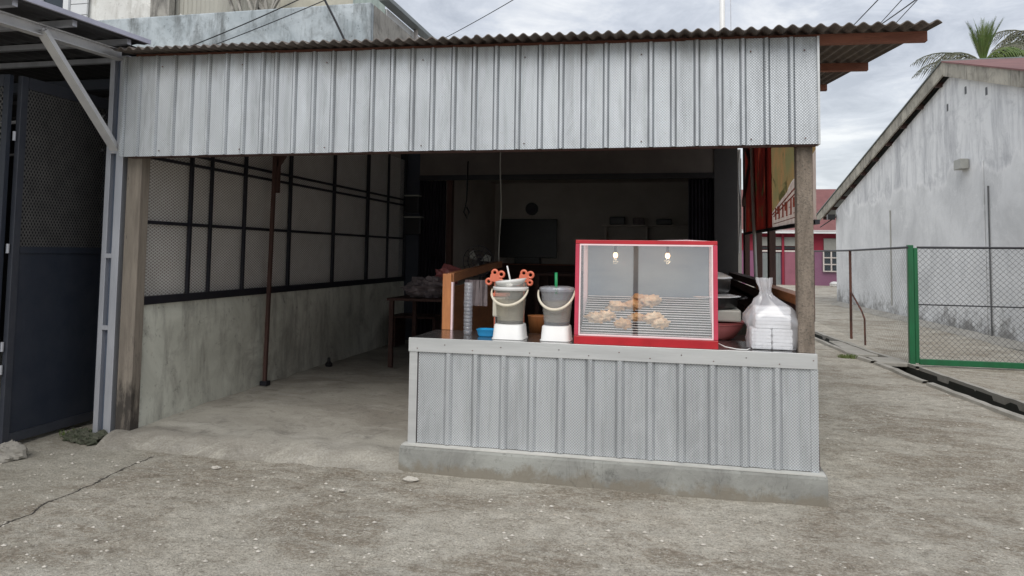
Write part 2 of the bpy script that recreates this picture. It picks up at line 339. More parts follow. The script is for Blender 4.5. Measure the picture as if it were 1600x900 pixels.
def glassy(name, refl, tint=(1, 1, 1), diff=None, dfac=0.0, rough=0.02):
    m = bpy.data.materials.new(name); m.use_nodes = True; t = m.node_tree; t.nodes.clear()
    o = N(t, 'ShaderNodeOutputMaterial'); tr = N(t, 'ShaderNodeBsdfTransparent'); g = N(t, 'ShaderNodeBsdfGlossy')
    g.inputs['Roughness'].default_value = rough; tr.inputs[0].default_value = (*tint, 1)
    mx = N(t, 'ShaderNodeMixShader'); mx.inputs[0].default_value = refl
    t.links.new(tr.outputs[0], mx.inputs[1]); t.links.new(g.outputs[0], mx.inputs[2])
    last = mx
    if diff:
        d = N(t, 'ShaderNodeBsdfDiffuse'); d.inputs[0].default_value = (*diff, 1)
        m2 = N(t, 'ShaderNodeMixShader'); m2.inputs[0].default_value = dfac
        t.links.new(mx.outputs[0], m2.inputs[1]); t.links.new(d.outputs[0], m2.inputs[2]); last = m2
    t.links.new(last.outputs[0], o.inputs[0]); return m
M_GLASS = glassy('case_glass', 0.17)
M_GLASS2 = glassy('side_glass', 0.07)
M_CLEAR = glassy('clear_tub_plastic', 0.08, (0.90, 0.90, 0.88), (0.85, 0.84, 0.78), 0.17, 0.15)
M_CLEARB = glassy('bluish_tub_plastic', 0.08, (0.90, 0.91, 0.94), (0.82, 0.84, 0.88), 0.17, 0.15)
M_DRINK = glassy('cloudy_drink', 0.03, (0.80, 0.76, 0.66), (0.62, 0.57, 0.46), 0.28, 0.3)
M_BAG = glassy('thin_white_bag', 0.09, (0.98, 0.98, 0.99), (0.88, 0.88, 0.92), 0.27, 0.2)
def emit(name, c, s):
    m = bpy.data.materials.new(name); m.use_nodes = True; b = m.node_tree.nodes['Principled BSDF']
    b.inputs['Base Color'].default_value = (*c, 1); b.inputs['Emission Color'].default_value = (*c, 1)
    b.inputs['Emission Strength'].default_value = s; return m
M_BULB = emit('lit_warm_bulb', (1, 0.62, 0.28), 3.2)

# banner print
def fabric(q, f=0.5):
    o = q.t.nodes['Material Output']; tl = N(q.t, 'ShaderNodeBsdfTranslucent'); mx = N(q.t, 'ShaderNodeMixShader'); mx.inputs[0].default_value = f
    q.t.links.new(q.b.inputs['Base Color'].links[0].from_socket, tl.inputs[0])
    q.t.links.new(q.b.outputs[0], mx.inputs[1]); q.t.links.new(tl.outputs[0], mx.inputs[2]); q.t.links.new(mx.outputs[0], o.inputs[0])
q = MT('faded_food_banner', 0.6)
x, y, z = q.xyz()
nz = q.noise(2.2, 5, 0.6, (1, 1, 0.8), 1.2)
c = q.mix(q.rng(nz, 0.40, 0.62), (0.74, 0.44, 0.20), (0.46, 0.42, 0.20))
c = q.mix(q.rng(q.noise(5, 5, 0.6, (1, 1, 0.5), 1.5), 0.54, 0.66, 0, 0.85), c, (0.55, 0.42, 0.18))
c = q.mix(q.rng(q.noise(3.4, 5, 0.6, dist=1), 0.58, 0.66, 0, 0.85), c, (0.12, 0.13, 0.05))
q.col(c); M_BAN = q.m; fabric(q)
q = MT('red_food_banner', 0.6)
c = q.mix(q.rng(q.noise(1.8, 6, 0.65, (1, 1.6, 0.6), 1.2), 0.38, 0.62), (0.26, 0.022, 0.014), (0.08, 0.012, 0.01))
c = q.mix(q.rng(q.noise(2.7, 5, 0.65, dist=1), 0.60, 0.66, 0, 0.8), c, (0.05, 0.08, 0.03))
c = q.mix(q.rng(q.noise(5, 5, 0.7, (1, 1, 0.3)), 0.60, 0.68, 0, 0.7), c, (0.6, 0.12, 0.06))
q.col(c); M_BANR = q.m; fabric(q)
q = MT('washed_out_print', 0.6); q.col(q.mix(q.rng(q.noise(9), .35, .65), (0.85, 0.72, 0.64), (0.66, 0.52, 0.45))); fabric(q, .75); M_BANW = q.m
M_BANT = simple('red_print', (0.50, 0.12, 0.08), None, 6, 0.6, 0, 0)

# ------------------------------------------------------------------ mesh helpers
class MB:
    def __init__(s): s.v = []; s.f = []
    def add(s, vs, fs):
        n = len(s.v); s.v += [tuple(v) for v in vs]; s.f += [tuple(i+n for i in f) for f in fs]; return s
    def box(s, x0, x1, y0, y1, z0, z1):
        return s.add([(x0,y0,z0),(x1,y0,z0),(x1,y1,z0),(x0,y1,z0),(x0,y0,z1),(x1,y0,z1),(x1,y1,z1),(x0,y1,z1)],
                     [(0,3,2,1),(4,5,6,7),(0,1,5,4),(1,2,6,5),(2,3,7,6),(3,0,4,7)])
    def bar(s, p0, p1, w, h, upv=(0, 0, 1)):
        p0 = Vector(p0); p1 = Vector(p1); d = (p1-p0).normalized(); uv = Vector(upv)
        if abs(d.dot(uv)) > 0.98: uv = Vector((0, 1, 0))
        a = d.cross(uv).normalized(); b = a.cross(d).normalized()
        vs = []
        for p in (p0, p1):
            for i, j in ((-1,-1),(1,-1),(1,1),(-1,1)): vs.append(p + a*(i*w/2) + b*(j*h/2))
        return s.add(vs, [(0,1,2,3),(7,6,5,4),(0,4,5,1),(1,5,6,2),(2,6,7,3),(3,7,4,0)])
    def tube(s, pts, r, n=8, cap=True):
        pts = [Vector(p) for p in pts]; rings = []; prev = None
        for i, p in enumerate(pts):
            d = (pts[min(i+1, len(pts)-1)] - pts[max(i-1, 0)]).normalized()
            ref = prev if prev is not None else (Vector((0,0,1)) if abs(d.z) < 0.9 else Vector((1,0,0)))
            a = (ref - d*ref.dot(d)).normalized(); prev = a; b = d.cross(a)
            rr = r[i] if isinstance(r, (list, tuple)) else r
            rings.append([p + a*(rr*math.cos(2*math.pi*k/n)) + b*(rr*math.sin(2*math.pi*k/n)) for k in range(n)])
        vs = [v for g in rings for v in g]; fs = []
        for i in range(len(pts)-1):
            for k in range(n):
                k2 = (k+1) % n; fs.append((i*n+k, i*n+k2, (i+1)*n+k2, (i+1)*n+k))
        if cap: fs.append(tuple(range(n-1, -1, -1))); fs.append(tuple((len(pts)-1)*n+k for k in range(n)))
        return s.add(vs, fs)
    def lathe(s, c, prof, n=32, sq=0.0, sx=1.0, sy=1.0):
        vs = []
        for r, z in prof:
            for k in range(n):
                t = 2*math.pi*k/n; cx, sn = math.cos(t), math.sin(t)
                if sq:
                    p = 2/(2+sq*6); cx = math.copysign(abs(cx)**p, cx); sn = math.copysign(abs(sn)**p, sn)
                vs.append((c[0]+r*cx*sx, c[1]+r*sn*sy, c[2]+z))
        fs = [(i*n+k, i*n+(k+1) % n, (i+1)*n+(k+1) % n, (i+1)*n+k) for i in range(len(prof)-1) for k in range(n)]
        if prof[0][0] > 1e-4: fs.append(tuple(range(n-1, -1, -1)))
        return s.add(vs, fs)
    def prism(s, poly, axis, a, b):
        """poly: 2D points; axis 'x': (y,z) extruded along x; 'y': (x,z); 'z': (x,y)"""
        def P(p, t):
            return (t, p[0], p[1]) if axis == 'x' else (p[0], t, p[1]) if axis == 'y' else (p[0], p[1], t)
        n = len(poly); vs = [P(p, a) for p in poly] + [P(p, b) for p in poly]
        fs = [tuple(range(n-1, -1, -1)), tuple(range(n, 2*n))] + [(i, (i+1) % n, n+(i+1) % n, n+i) for i in range(n)]
        return s.add(vs, fs)
    def blob(s, c, r, seed, amp=0.35, freq=1.8, seg=14, ring=9, flat=None):
        vs = []; 
        for i in range(ring+1):
            ph = math.pi*i/ring
            for k in range(seg):
                t = 2*math.pi*k/seg
                d = Vector((math.sin(ph)*math.cos(t), math.sin(ph)*math.sin(t), math.cos(ph)))
                f = 1 + amp*noise.fractal(d*freq + Vector((seed*7.3, seed*1.7, seed)), 0.7, 2.1, 4)
                v = Vector((d.x*r[0]*f, d.y*r[1]*f, d.z*r[2]*f))
                if flat is not None and v.z < flat: v.z = flat
                vs.append((c[0]+v.x, c[1]+v.y, c[2]+v.z))
        fs = [(i*seg+k, (i+1)*seg+k, (i+1)*seg+(k+1) % seg, i*seg+(k+1) % seg) for i in range(ring) for k in range(seg)]
        return s.add(vs, fs)

def thing(name, label, cat, loc=(0, 0, 0), group=None):
    o = bpy.data.objects.new(name, None); COL.objects.link(o); o.location = loc; o.empty_display_size = 0.1
    o['label'] = label; o['category'] = cat
    if group: o['group'] = group
    return o
def off(o):
    v = Vector((0, 0, 0))
    while o: v += o.location; o = o.parent
    return v
def obj(name, mb, mat, parent=None, smooth=False, bevel=0, solid=0, kind=None, label=None, origin=None):
    me = bpy.data.meshes.new(name); base = off(parent) if parent else Vector((0, 0, 0))
    if origin: org = Vector(origin)
    else: org = base
    me.from_pydata([tuple(Vector(v)-org) for v in mb.v], [], mb.f)
    me.materials.append(mat); me.validate()
    o = bpy.data.objects.new(name, me); COL.objects.link(o)
    o.location = org - base
    if parent: o.parent = parent
    if smooth:
        for p in me.polygons: p.use_smooth = True
    if solid:
        m = o.modifiers.new('solid', 'SOLIDIFY'); m.thickness = solid; m.offset = 0
    if bevel:
        m = o.modifiers.new('bevel', 'BEVEL'); m.width = bevel; m.segments = 2; m.limit_method = 'ANGLE'; m.angle_limit = R(40)
    if kind: o['kind'] = kind
    if label: o['label'] = label
    return o
def single(name, mb, mat, label, cat, group=None, **k):
    if 'origin' not in k:
        xs = [v[0] for v in mb.v]; ys = [v[1] for v in mb.v]; zs = [v[2] for v in mb.v]
        k['origin'] = ((min(xs)+max(xs))/2, (min(ys)+max(ys))/2, min(zs))
    o = obj(name, mb, mat, **k); o['label'] = label; o['category'] = cat
    if group: o['group'] = group
    return o
def lerp(pts, t):
    if t <= pts[0][0]: return pts[0][1]
    for (a, va), (b, vb) in zip(pts, pts[1:]):
        if t <= b: return va + (vb-va)*(t-a)/(b-a)
    return pts[-1][1]
def nz(x, y, f=1.0, s=0.0): return noise.noise(Vector((x*f+s, y*f-s, s)))

# ------------------------------------------------------------------ ground
DL = [(-14, 6.6), (2, 4.25), (6, 3.55), (7.86, 3.26), (8.25, 3.195), (9.0, 3.114), (9.9, 2.997), (10.6, 2.95), (11.2, 2.90), (11.85, 2.78), (14.27, 2.60), (20, 2.42), (21, 2.45)]
DR = [(-14, 6.95), (2, 4.6), (7, 3.73), (8.5, 3.53), (9.83, 3.40), (11.5, 3.20), (12.5, 3.05), (15.5, 2.76), (20, 2.55), (21, 2.45)]
def frange(a, b, s):
    n = max(1, int(round((b-a)/s))); return [a+(b-a)*i/n for i in range(n)]
def gz(x, y):
    if y > 14 or abs(x) > 9: return 0.004*nz(x, y, 0.5)
    z = 0.012*nz(x, y, 0.9) + 0.006*nz(x, y, 3.3, 4) + 0.0035*nz(x, y, 9, 2)
    return z - 0.006
ys = frange(-16, 2.4, 1.2) + frange(2.4, 9, 0.07) + frange(9, 16, 0.35) + frange(16, 30, 2) + frange(30, 120, 15) + [120, 400]
g = MB()
def patch(xf, n):
    rows = []
    for y_ in ys:
        xs_ = xf(y_); rows.append([(x_, y_, gz(x_, y_)) for x_ in xs_])
    m = len(rows[0]); base = len(g.v)
    for r in rows: g.v += r
    for i in range(len(rows)-1):
        for k in range(m-1):
            a = base+i*m+k; g.f.append((a, a+1, a+m+1, a+m))
LX = [-400, -60, -20, -12, -9] + frange(-6, 2.3, 0.075)
patch(lambda yy: LX + [lerp([(0, 2.3), (1, lerp(DL, yy))], t/8) for t in range(9)], 0)
patch(lambda yy: [lerp(DR, yy) + t for t in (0, .12, .3, .6, 1, 1.5, 2, 2.6, 3.2, 5, 9, 20, 60, 400)], 0)
obj('ground', g, M_YARD, smooth=True, kind='structure')
# open drain between the yard and the fenced lot
dr = MB()
yy = frange(-14, 20.9, 0.25) + [20.9]
for a, b in zip(yy, yy[1:]):
    l0, l1, r0, r1 = lerp(DL, a), lerp(DL, b), lerp(DR, a), lerp(DR, b)
    dr.add([(l0,a,-.004),(l1,b,-.004),(l1+.02,b,-.34),(l0+.02,a,-.34)], [(0,1,2,3)])
    dr.add([(r0,a,-.004),(r1,b,-.004),(r1-.02,b,-.34),(r0-.02,a,-.34)], [(3,2,1,0)])
    dr.add([(l0+.02,a,-.34),(l1+.02,b,-.34),(r1-.02,b,-.34),(r0-.02,a,-.34)], [(0,1,2,3)])
obj('drain_channel', dr, M_DIRT, kind='structure')
def kerb(D, sgn, w, hgt, y0, y1, seed):
    m = MB(); yv = frange(y0, y1, 0.16) + [y1]
    rr = []
    for t in yv:
        e = lerp(D, t) + 0.018*nz(t, seed, 2.3); h_ = hgt + 0.012*nz(t, seed, 4)
        ww = w*(1+0.25*nz(t, seed+5, 1.7))
        rr.append([(e, t, -.05), (e+0.004*sgn, t, h_), (e+sgn*ww, t, h_-.006), (e+sgn*(ww+.02), t, -.03)])
    b = len(m.v)
    for r in rr: m.v += r
    for i in range(len(rr)-1):
        for k in range(3):
            q4 = (i*4+k, i*4+k+1, (i+1)*4+k+1, (i+1)*4+k); m.f.append(q4 if sgn < 0 else q4[::-1])
    return m
M_KERB = plaster('old_drain_kerb', (0.42, 0.40, 0.36), (0.30, 0.285, 0.25), (0.15, 0.14, 0.12), 0.6, False)
for D, sg, w, y0, y1, sd_ in ((DL, -1, .075, 2, 9.6, 1), (DL, -1, .07, 9.72, 11.3, 6), (DL, -1, .06, 11.4, 20, 2), (DR, 1, .085, 2, 10.9, 3), (DR, 1, .10, 11.0, 20, 4)):
    obj('drain_kerb', kerb(D, sg, w, .035, y0, y1, sd_), M_KERB, kind='structure', smooth=False)
m = MB().box(2.86, 3.28, 11.25, 11.85, -.02, .035).box(2.74, 3.1, 12.2, 14.0, -.03, .02)
obj('drain_cover', m, M_KERB, kind='structure', bevel=.01)

# raised shop floor with a broken front lip
fl = MB(); fxs = frange(-4.24, .9, 0.055)+[.9]; fys = frange(4.45, 5.3, 0.03)+frange(5.3, 11.0, 0.2)+[11.0, 14.8]
def fz(x_, y_):
    e = 4.80 + 0.05*nz(x_, 0, 1.1, 3) + 0.035*nz(x_, 0, 4.3, 8) + 0.02*nz(x_, y_, 9, 1)
    if x_ < -4.0: e -= 0.06
    if x_ > -1.8: e = 5.1
    t = max(0, min(1, (y_-(e-.12))/.32)); t = t*t*(3-2*t)
    return -0.022 + t*(0.102+0.022*nz(x_, y_, 4)+.008*nz(x_, y_, 9, 2)) + min(.035, max(0, y_-5)*.018)*1 + 0.006*nz(x_, y_, 1.8, 5)*t
nfx = len(fxs)
for y_ in fys: fl.v += [(x_, y_, fz(x_, y_)) for x_ in fxs]
for i in range(len(fys)-1):
    for k in range(nfx-1):
        a = i*nfx+k; fl.f.append((a, a+1, a+nfx+1, a+nfx))
obj('shop_floor', fl, M_FLOOR, smooth=True, kind='structure')

# loose grit and pebbles
pb = MB()
for i in range(4200):
    y_ = 2.6 + 6.5*rnd.random()**1.3; x_ = rnd.uniform(-5.0, 3.0)
    if y_ > 4.6 and x_ < 1.1: continue
    if x_ > lerp(DL, y_)-.1: continue
    s_ = 0.003 + 0.010*rnd.random()**3
    a = rnd.random()*6.28; zc = gz(x_, y_)+s_*.3
    vs = [(x_+s_*1.3*math.cos(a+t), y_+s_*math.sin(a+t)*rnd.uniform(.6, 1.2), zc+dz_) for t, dz_ in ((0,0),(1.3,.001),(2.6,0),(3.9,.001),(5.2,0))]
    vs += [(x_, y_, zc+s_*.7), (x_, y_, zc-s_*.6)]
    pb.add(vs, [(k, (k+1) % 5, 5) for k in range(5)] + [((k+1) % 5, k, 6) for k in range(5)])
o = obj('pebbles', pb, M_CHIPS, kind='stuff'); o['label'] = 'pale grit and small pebbles scattered over the concrete yard'
for (x_, y_, s_, l) in ((-1.68, 4.62, .05, 'pale broken stone chip lying on the yard in front of the shop floor'), (-3.06, 4.52, .032, 'flat whitish stone lying below the worn lip of the shop floor'), (-2.02, 4.3, .022, 'small white pebble on the brown patch of the yard')):
    single('stone_chip', MB().blob((x_, y_, .004), (s_, s_*.7, s_*.3), s_*100, .4), M_CHIPS, l, 'stone')
single('concrete_lump', MB().blob((-4.62, 4.36, .02), (.125, .10, .085), 3, .35, seg=24, ring=14), M_STONE, 'rough grey concrete lump wedged under the dark gate at the far left', 'stone')
rb = MB()
for i in range(26):
    rb.blob((-4.50+rnd.uniform(-.13, .16), 4.93+rnd.uniform(-.12, .1), .01+rnd.random()*.02), (rnd.uniform(.03, .07),)*2+(rnd.uniform(.02, .045),), i, .6, seg=10, ring=7)
single('rubble_mound', rb, M_MOSS, 'low mossy heap of broken cement at the foot of the steel channel post', 'rubble')

# ------------------------------------------------------------------ the stall shelter
def zf(x_): return 3.040 - 0.0205*(x_+4.25)
SL = 0.12
sh = thing('stall_shelter', 'open food stall shelter with ribbed zinc fascia under a corrugated brown roof', 'shelter', (-1.6, 4.9, 0))
# corrugated roof sheets
x0 = -4.27; k = 0
while x0 < 1.5:
    x1 = min(x0+0.98, 1.585); m = MB(); n = int((x1-x0+.03)/.01); yj = rnd.uniform(-.012, .012); zj = 0.003*(k % 2)
    rows = (4.72+yj, 7.9, 10.88)
    for lay in (0, .006):
        b = len(m.v)
        for ry in rows:
            for i in range(n+1):
                xx = x0 + (x1+.03-x0)*i/n if x1 < 1.58 else x0+(x1-x0)*i/n
                m.v.append((xx, ry, zf(xx)+SL*(ry-4.72)+.012*math.cos(2*math.pi*xx/.082)+lay+zj))
        for j in range(len(rows)-1):
            for i in range(n):
                a = b+j*(n+1)+i; f = (a, a+1, a+n+2, a+n+1); m.f.append(f if lay else f[::-1])
    tot = len(rows)*(n+1)
    for i in range(n): m.f.append((i, i+1, tot+i+1, tot+i))
    for i, e_ in ((0, 0), (n, 1)):
        for j in range(len(rows)-1):
            a = j*(n+1)+i; m.f.append((a, a+n+1, tot+a+n+1, tot+a))
    obj('roof_sheet', m, M_ASB, sh, smooth=False)
    x0 += 0.98; k += 1
for yb in (4.955, 6.35, 7.95, 9.6):
    m = MB(); zb = lambda xx: zf(xx)+SL*(yb-4.72)-.014
    m.add([(-4.2,yb-.025,zb(-4.2)-.062),(1.57,yb-.025,zb(1.57)-.062),(1.57,yb+.025,zb(1.57)-.062),(-4.2,yb+.025,zb(-4.2)-.062),
           (-4.2,yb-.025,zb(-4.2)),(1.57,yb-.025,zb(1.57)),(1.57,yb+.025,zb(1.57)),(-4.2,yb+.025,zb(-4.2))],
          [(0,3,2,1),(4,5,6,7),(0,1,5,4),(1,2,6,5),(2,3,7,6),(3,0,4,7)])
    obj('purlin', m, M_REDWOOD, sh)
for xb in (-2.6, -.9):
    obj('rafter', MB().bar((xb, 4.96, zf(xb)-.11), (xb, 10.85, zf(xb)-.11+SL*5.9), .05, .07), M_REDWOODZ, sh)
obj('lower_beam', MB().box(-4.2, .9, 4.885, 4.94, 2.213, 2.28), M_REDWOODZ, sh)
# zinc fascia in separate sheets
def ribbed(x0, x1, ribs, y_, zlo, zhi, w=.017, d=.016, gv=.010):
    pr = [(x0, y_)]
    for r in ribs:
        if x0+w+.006 < r < x1-w-.006: pr += [(r-w-.006, y_), (r-w-.002, y_+gv), (r-w*.45, y_-d), (r+w*.45, y_-d), (r+w+.002, y_+gv), (r+w+.006, y_)]
    pr.append((x1, y_)); m = MB(); n = len(pr)
    # minor stiffening creases between the ribs
    for zz_ in (0, 1):
        for p in pr: m.v.append((p[0], p[1], zlo(p[0]) if zz_ == 0 else zhi(p[0])))
    for i in range(n-1): m.f.append((i, i+1, n+i+1, n+i))
    return m
FR = [-4.244,-4.108,-3.951,-3.791,-3.637,-3.486,-3.331,-3.177,-3.026,-2.914,-2.76,-2.603,-2.448,-2.29,-2.134,-1.98,-1.825,-1.673,-1.515,-1.364,-1.206,-1.05,-.891,-.744,-.589,-.437,-.291,-.138,.008,.161,.307,.452,.599,.751]
br = [-4.275, -3.56, -2.97, -2.21, -1.44, -.665, .085, .905]
for i, (a, b) in enumerate(zip(br, br[1:])):
    j1, j2, j3 = rnd.uniform(-.003, .003), rnd.uniform(-.004, .004), (i % 2)*.003
    obj('fascia_sheet', ribbed(a, b+(.006 if i < 6 else 0), FR, 4.872-j3, lambda t: 2.221+j1, lambda t: 3.016-.0197*(t+4.25)+j2), M_FASCIA, sh, solid=.0015)
obj('corner_trim', MB().box(.905, .918, 4.85, 4.95, 2.218, 2.915), M_TRIM, sh)
sc_ = MB()
for xx in (-3.9, -3.2, -2.5, -1.75, -1.0, -.2, .5, .83):
    for zz_ in (2.26, 2.93-.0197*(xx+4.25)): sc_.lathe((xx, 4.862, zz_), [(0, -.004), (.005, -.003), (.005, .003), (0, .004)], 8)
obj('screw_heads', sc_, M_RUST, sh, kind='stuff')
# posts
obj('post', MB().box(.785, .885, 4.93, 5.03, .1, 2.9), M_POST, sh, bevel=.008, label='grey rough cast post at the right end of the counter')
obj('post', MB().box(-4.262, -4.128, 4.96, 5.06, .04, 2.95), M_GREYWOOD, sh, bevel=.006, label='grey weathered timber post with black rotten foot at the left end')
pm = obj('post', MB().bar((-4.07, 6.78, .16), (-4.05, 6.8, 2.5), .034, .034).bar((-4.055, 6.84, 2.1), (-4.05, 6.84, 3.2), .07, .05), M_REDWOODZ, sh, label='slim dark red post standing against the plastered side wall')
obj('knee_brace', MB().bar((-4.05, 6.84, 2.38), (-3.7, 6.84, 2.9), .045, .05, (0, 1, 0)), M_REDWOODZ, sh)
obj('post_foot', MB().box(-4.105, -4.03, 6.745, 6.82, .12, .165), M_GRILLE, sh)

# ------------------------------------------------------------------ left side wall with steel grille
sw = thing('side_wall', 'low plastered side wall topped by a black steel grille with wire mesh', 'wall', (-4.2, 8, 0))
w = MB(); yv = frange(5.065, 10.9, .1)+[10.9]; zv = [0, .12, .3, .5, .7, .9, 1.045]
for z_ in zv:
    for y_ in yv: w.v.append((-4.15+.006*nz(y_, z_, 2)+(-.012 if z_ > 1.0 else 0)+(.012 if z_ < .15 else 0), y_, z_))
n = len(yv)
for j in range(len(zv)-1):
    for i in range(n-1): a = j*n+i; w.f.append((a+1, a, a+n, a+n+1))
w.box(-4.27, -4.17, 5.065, 10.9, 0, 1.04)
obj('plaster_base', w, M_PLASTER, sw, smooth=False)
obj('sill_rail', MB().box(-4.185, -4.135, 5.07, 10.9, 1.046, 1.112), M_GRILLE, sw)
obj('middle_rail', MB().box(-4.178, -4.150, 5.0, 10.9, 1.70, 1.728), M_GRILLE, sw)
obj('upper_rail', MB().box(-4.178, -4.150, 5.0, 10.9, 2.232, 2.256), M_GRILLE, sw)
obj('upper_rail', MB().box(-4.178, -4.150, 5.0, 10.9, 2.318, 2.342), M_GRILLE, sw)
for y_, t in ((5.613, .034), (5.902, .026), (6.441, .034), (7.313, .045), (8.385, .05), (9.418, .07), (10.161, .03), (10.86, .04)):
    obj('upright_bar', MB().box(-4.168, -4.138, y_-t*.4, y_+t*.4, 1.09, 2.96+(y_-5)*.1), M_GRILLE, sw)
for y_, a_ in ((5.902, .02), (7.313, .02), (5.613, .02)):
    mm = MB()
    for z_ in frange(1.15, 2.2, .085): mm.lathe((-4.15, y_, z_), [(0, -.018), (a_, 0), (0, .018)], 6)
    obj('bar_twist', mm, M_GRILLE, sw)
def mesh_yz(x_, y0, y1, z0, z1, pitch, t, slope=1.0, dirs=(1, -1), th=.002):
    """expanded metal: crossing thin strands clipped to the rectangle, in a plane of constant x"""
    m = MB(); H_ = z1-z0
    for dr_ in dirs:
        c_ = y0 - H_/slope
        while c_ < y1 + H_/slope:
            # line y = c + dr*(z-z0)/slope (dr=+1) or mirrored
            if dr_ > 0: f = lambda z_: c_ + (z_-z0)/slope
            else: f = lambda z_: c_ + (z1-z_)/slope
            za, zb = z0, z1
            ya, yb = f(za), f(zb)
            def clip(za, ya, zb, yb):
                pts = [(ya, za), (yb, zb)]
                (p, q_) = pts
                def inter(p, q_, yy_): t_ = (yy_-p[0])/(q_[0]-p[0]); return (yy_, p[1]+(q_[1]-p[1])*t_)
                for lim, sg in ((y0, 1), (y1, -1)):
                    ip, iq = (p[0]-lim)*sg >= 0, (q_[0]-lim)*sg >= 0
                    if not ip and not iq: return None
                    if not ip: p = inter(p, q_, lim)
                    elif not iq: q_ = inter(p, q_, lim)
                return p, q_
            r = clip(za, ya, zb, yb)
            if r:
                (pa, pza), (pb_, pzb) = r
                if abs(pzb-pza) > .01: 
                    o_ = .0015*dr_
                    m.add([(x_+o_, pa-t/2, pza), (x_+o_, pa+t/2, pza), (x_+o_, pb_+t/2, pzb), (x_+o_, pb_-t/2, pzb)], [(0, 1, 2, 3)])
            c_ += pitch
    return m
obj('wire_mesh', mesh_yz(-4.185, 5.07, 10.88, 1.09, 2.97, .048, .013, .55), M_MESHW, sw, kind='stuff')
obj('backing_sheet', MB().prism([(5.07, 1.046), (10.88, 1.046), (10.88, 3.6), (5.07, 2.98)], 'x', -4.268, -4.25), M_BEIGE, sw)
for y_, nm in ((6.1, 1.95), (7.6, 2.4)):
    pass

# ------------------------------------------------------------------ right side partition
rw = thing('side_partition', 'low side partition with varnished timber rail and brown uprights behind the right post', 'partition', (.95, 8, 0))
obj('plaster_base', MB().box(.84, .895, 5.06, 10.85, 0, 1.12), M_PLASTER, rw)
obj('top_rail', MB().box(.80, .90, 5.06, 7.45, 1.185, 1.25), M_ORWOODY, rw, bevel=.004)
obj('top_rail', MB().box(.80, .91, 7.46, 10.85, 1.20, 1.275), M_DKWOOD, rw, bevel=.004)
for z_ in (.75, .93, 1.06):
    obj('side_board', MB().box(.815, .838, 5.06, 10.8, z_, z_+.165 if z_ < 1 else 1.18), M_DKWOOD, rw)
for y_, wd in ((7.62, .16), (8.75, .22), (10.1, .26)):
    obj('upright', MB().box(.94, 1.0, y_-wd/2, y_+wd/2, 1.2, 3.4), M_REDWOODZ, rw)
obj('knee_brace', MB().bar((.93, 10.0, 2.2), (.93, 8.6, 2.9), .05, .09), M_REDWOODZ, rw)
obj('knee_brace', MB().bar((.92, 8.7, 2.5), (.92, 9.9, 3.1), .05, .07), M_REDWOODZ, rw)
cb = [(.87, 8.45-.35*t+.03*math.sin(t*5), 2.9-1.75*t) for t in [i/10 for i in range(11)]]
single('grey_conduit', MB().tube(cb, .018, 8), M_GREYP, 'thin grey conduit hanging down in front of the red banner', 'pipe', smooth=True)
single('hanging_cable', MB().tube([(.9, 10.3+.1*math.sin(i*.9), 2.95-1.4*i/9) for i in range(10)], .012, 6), M_WHITE, 'thin pale cable running down beside the brown uprights', 'cable')

bn = thing('hanging_banner', 'faded red and yellow printed food banner hung along the right side of the stall', 'banner', (.93, 7.5, 1.75))
def cloth(y0, y1, z0, z1, x_, amp, zf0=0.0, zt=0.0):
    m = MB(); ny = max(4, int((y1-y0)/.08)); nzv = 12
    for j in range(nzv+1):
        for i in range(ny+1):
            y_ = y0+(y1-y0)*i/ny; za = z0+zf0*i/ny; z_ = za+(z1+zt*i/ny-za)*j/nzv
            m.v.append((x_+amp*nz(y_, z_*.35, 2.2, 3), y_, z_))
    for j in range(nzv):
        for i in range(ny): a = j*(ny+1)+i; m.f.append((a, a+ny+1, a+ny+2, a+1))
    return m
obj('yellow_print', cloth(5.05, 7.18, 2.212, 2.75, .925, .02, -.29), M_BAN, bn, smooth=True)
obj('red_print', cloth(7.19, 9.75, 1.775, 3.05, .925, .02, .03), M_BANR, bn, smooth=True)
obj('bottom_batten', MB().bar((.93, 5.05, 1.735), (.93, 9.9, 1.80), .03, .03), M_GRILLE, bn)
# washed-out caption panel with red strokes: a slanted band across the lower yellow print
obj('caption_panel', cloth(5.05, 7.18, 1.745, 2.210, .925, .02, .03, -.29), M_BANW, bn, smooth=True)
tx = MB()
for ya, za, yb, zb in ((5.25, 2.07, 7.0, 1.885), (5.25, 2.02, 6.9, 1.865), (5.3, 1.80, 6.9, 1.80)):
    tx.bar((.899, ya, za), (.899, yb, zb), .003, .011, (1, 0, 0))
for i in range(7):   # smudged, no longer readable characters
    y_ = 5.5+i*.21; h_ = .13*(1-.03*i)
    tx.bar((.899, y_, 1.83), (.899, y_, 1.83+h_), .003, .012, (1, 0, 0))
    if i % 3 != 1: tx.bar((.899, y_, 1.83+h_*(.95 if i % 2 else .5)), (.899, y_+.08, 1.83+h_*(.95 if i % 2 else .5)), .003, .011, (1, 0, 0))
    if i % 3 != 0: tx.bar((.899, y_, 1.835), (.899, y_+.075, 1.835), .003, .011, (1, 0, 0))
    if i % 2: tx.bar((.899, y_+.08, 1.83+h_*.4), (.899, y_+.08, 1.83+h_), .003, .012, (1, 0, 0))
obj('caption_strokes', tx, M_BANT, bn)

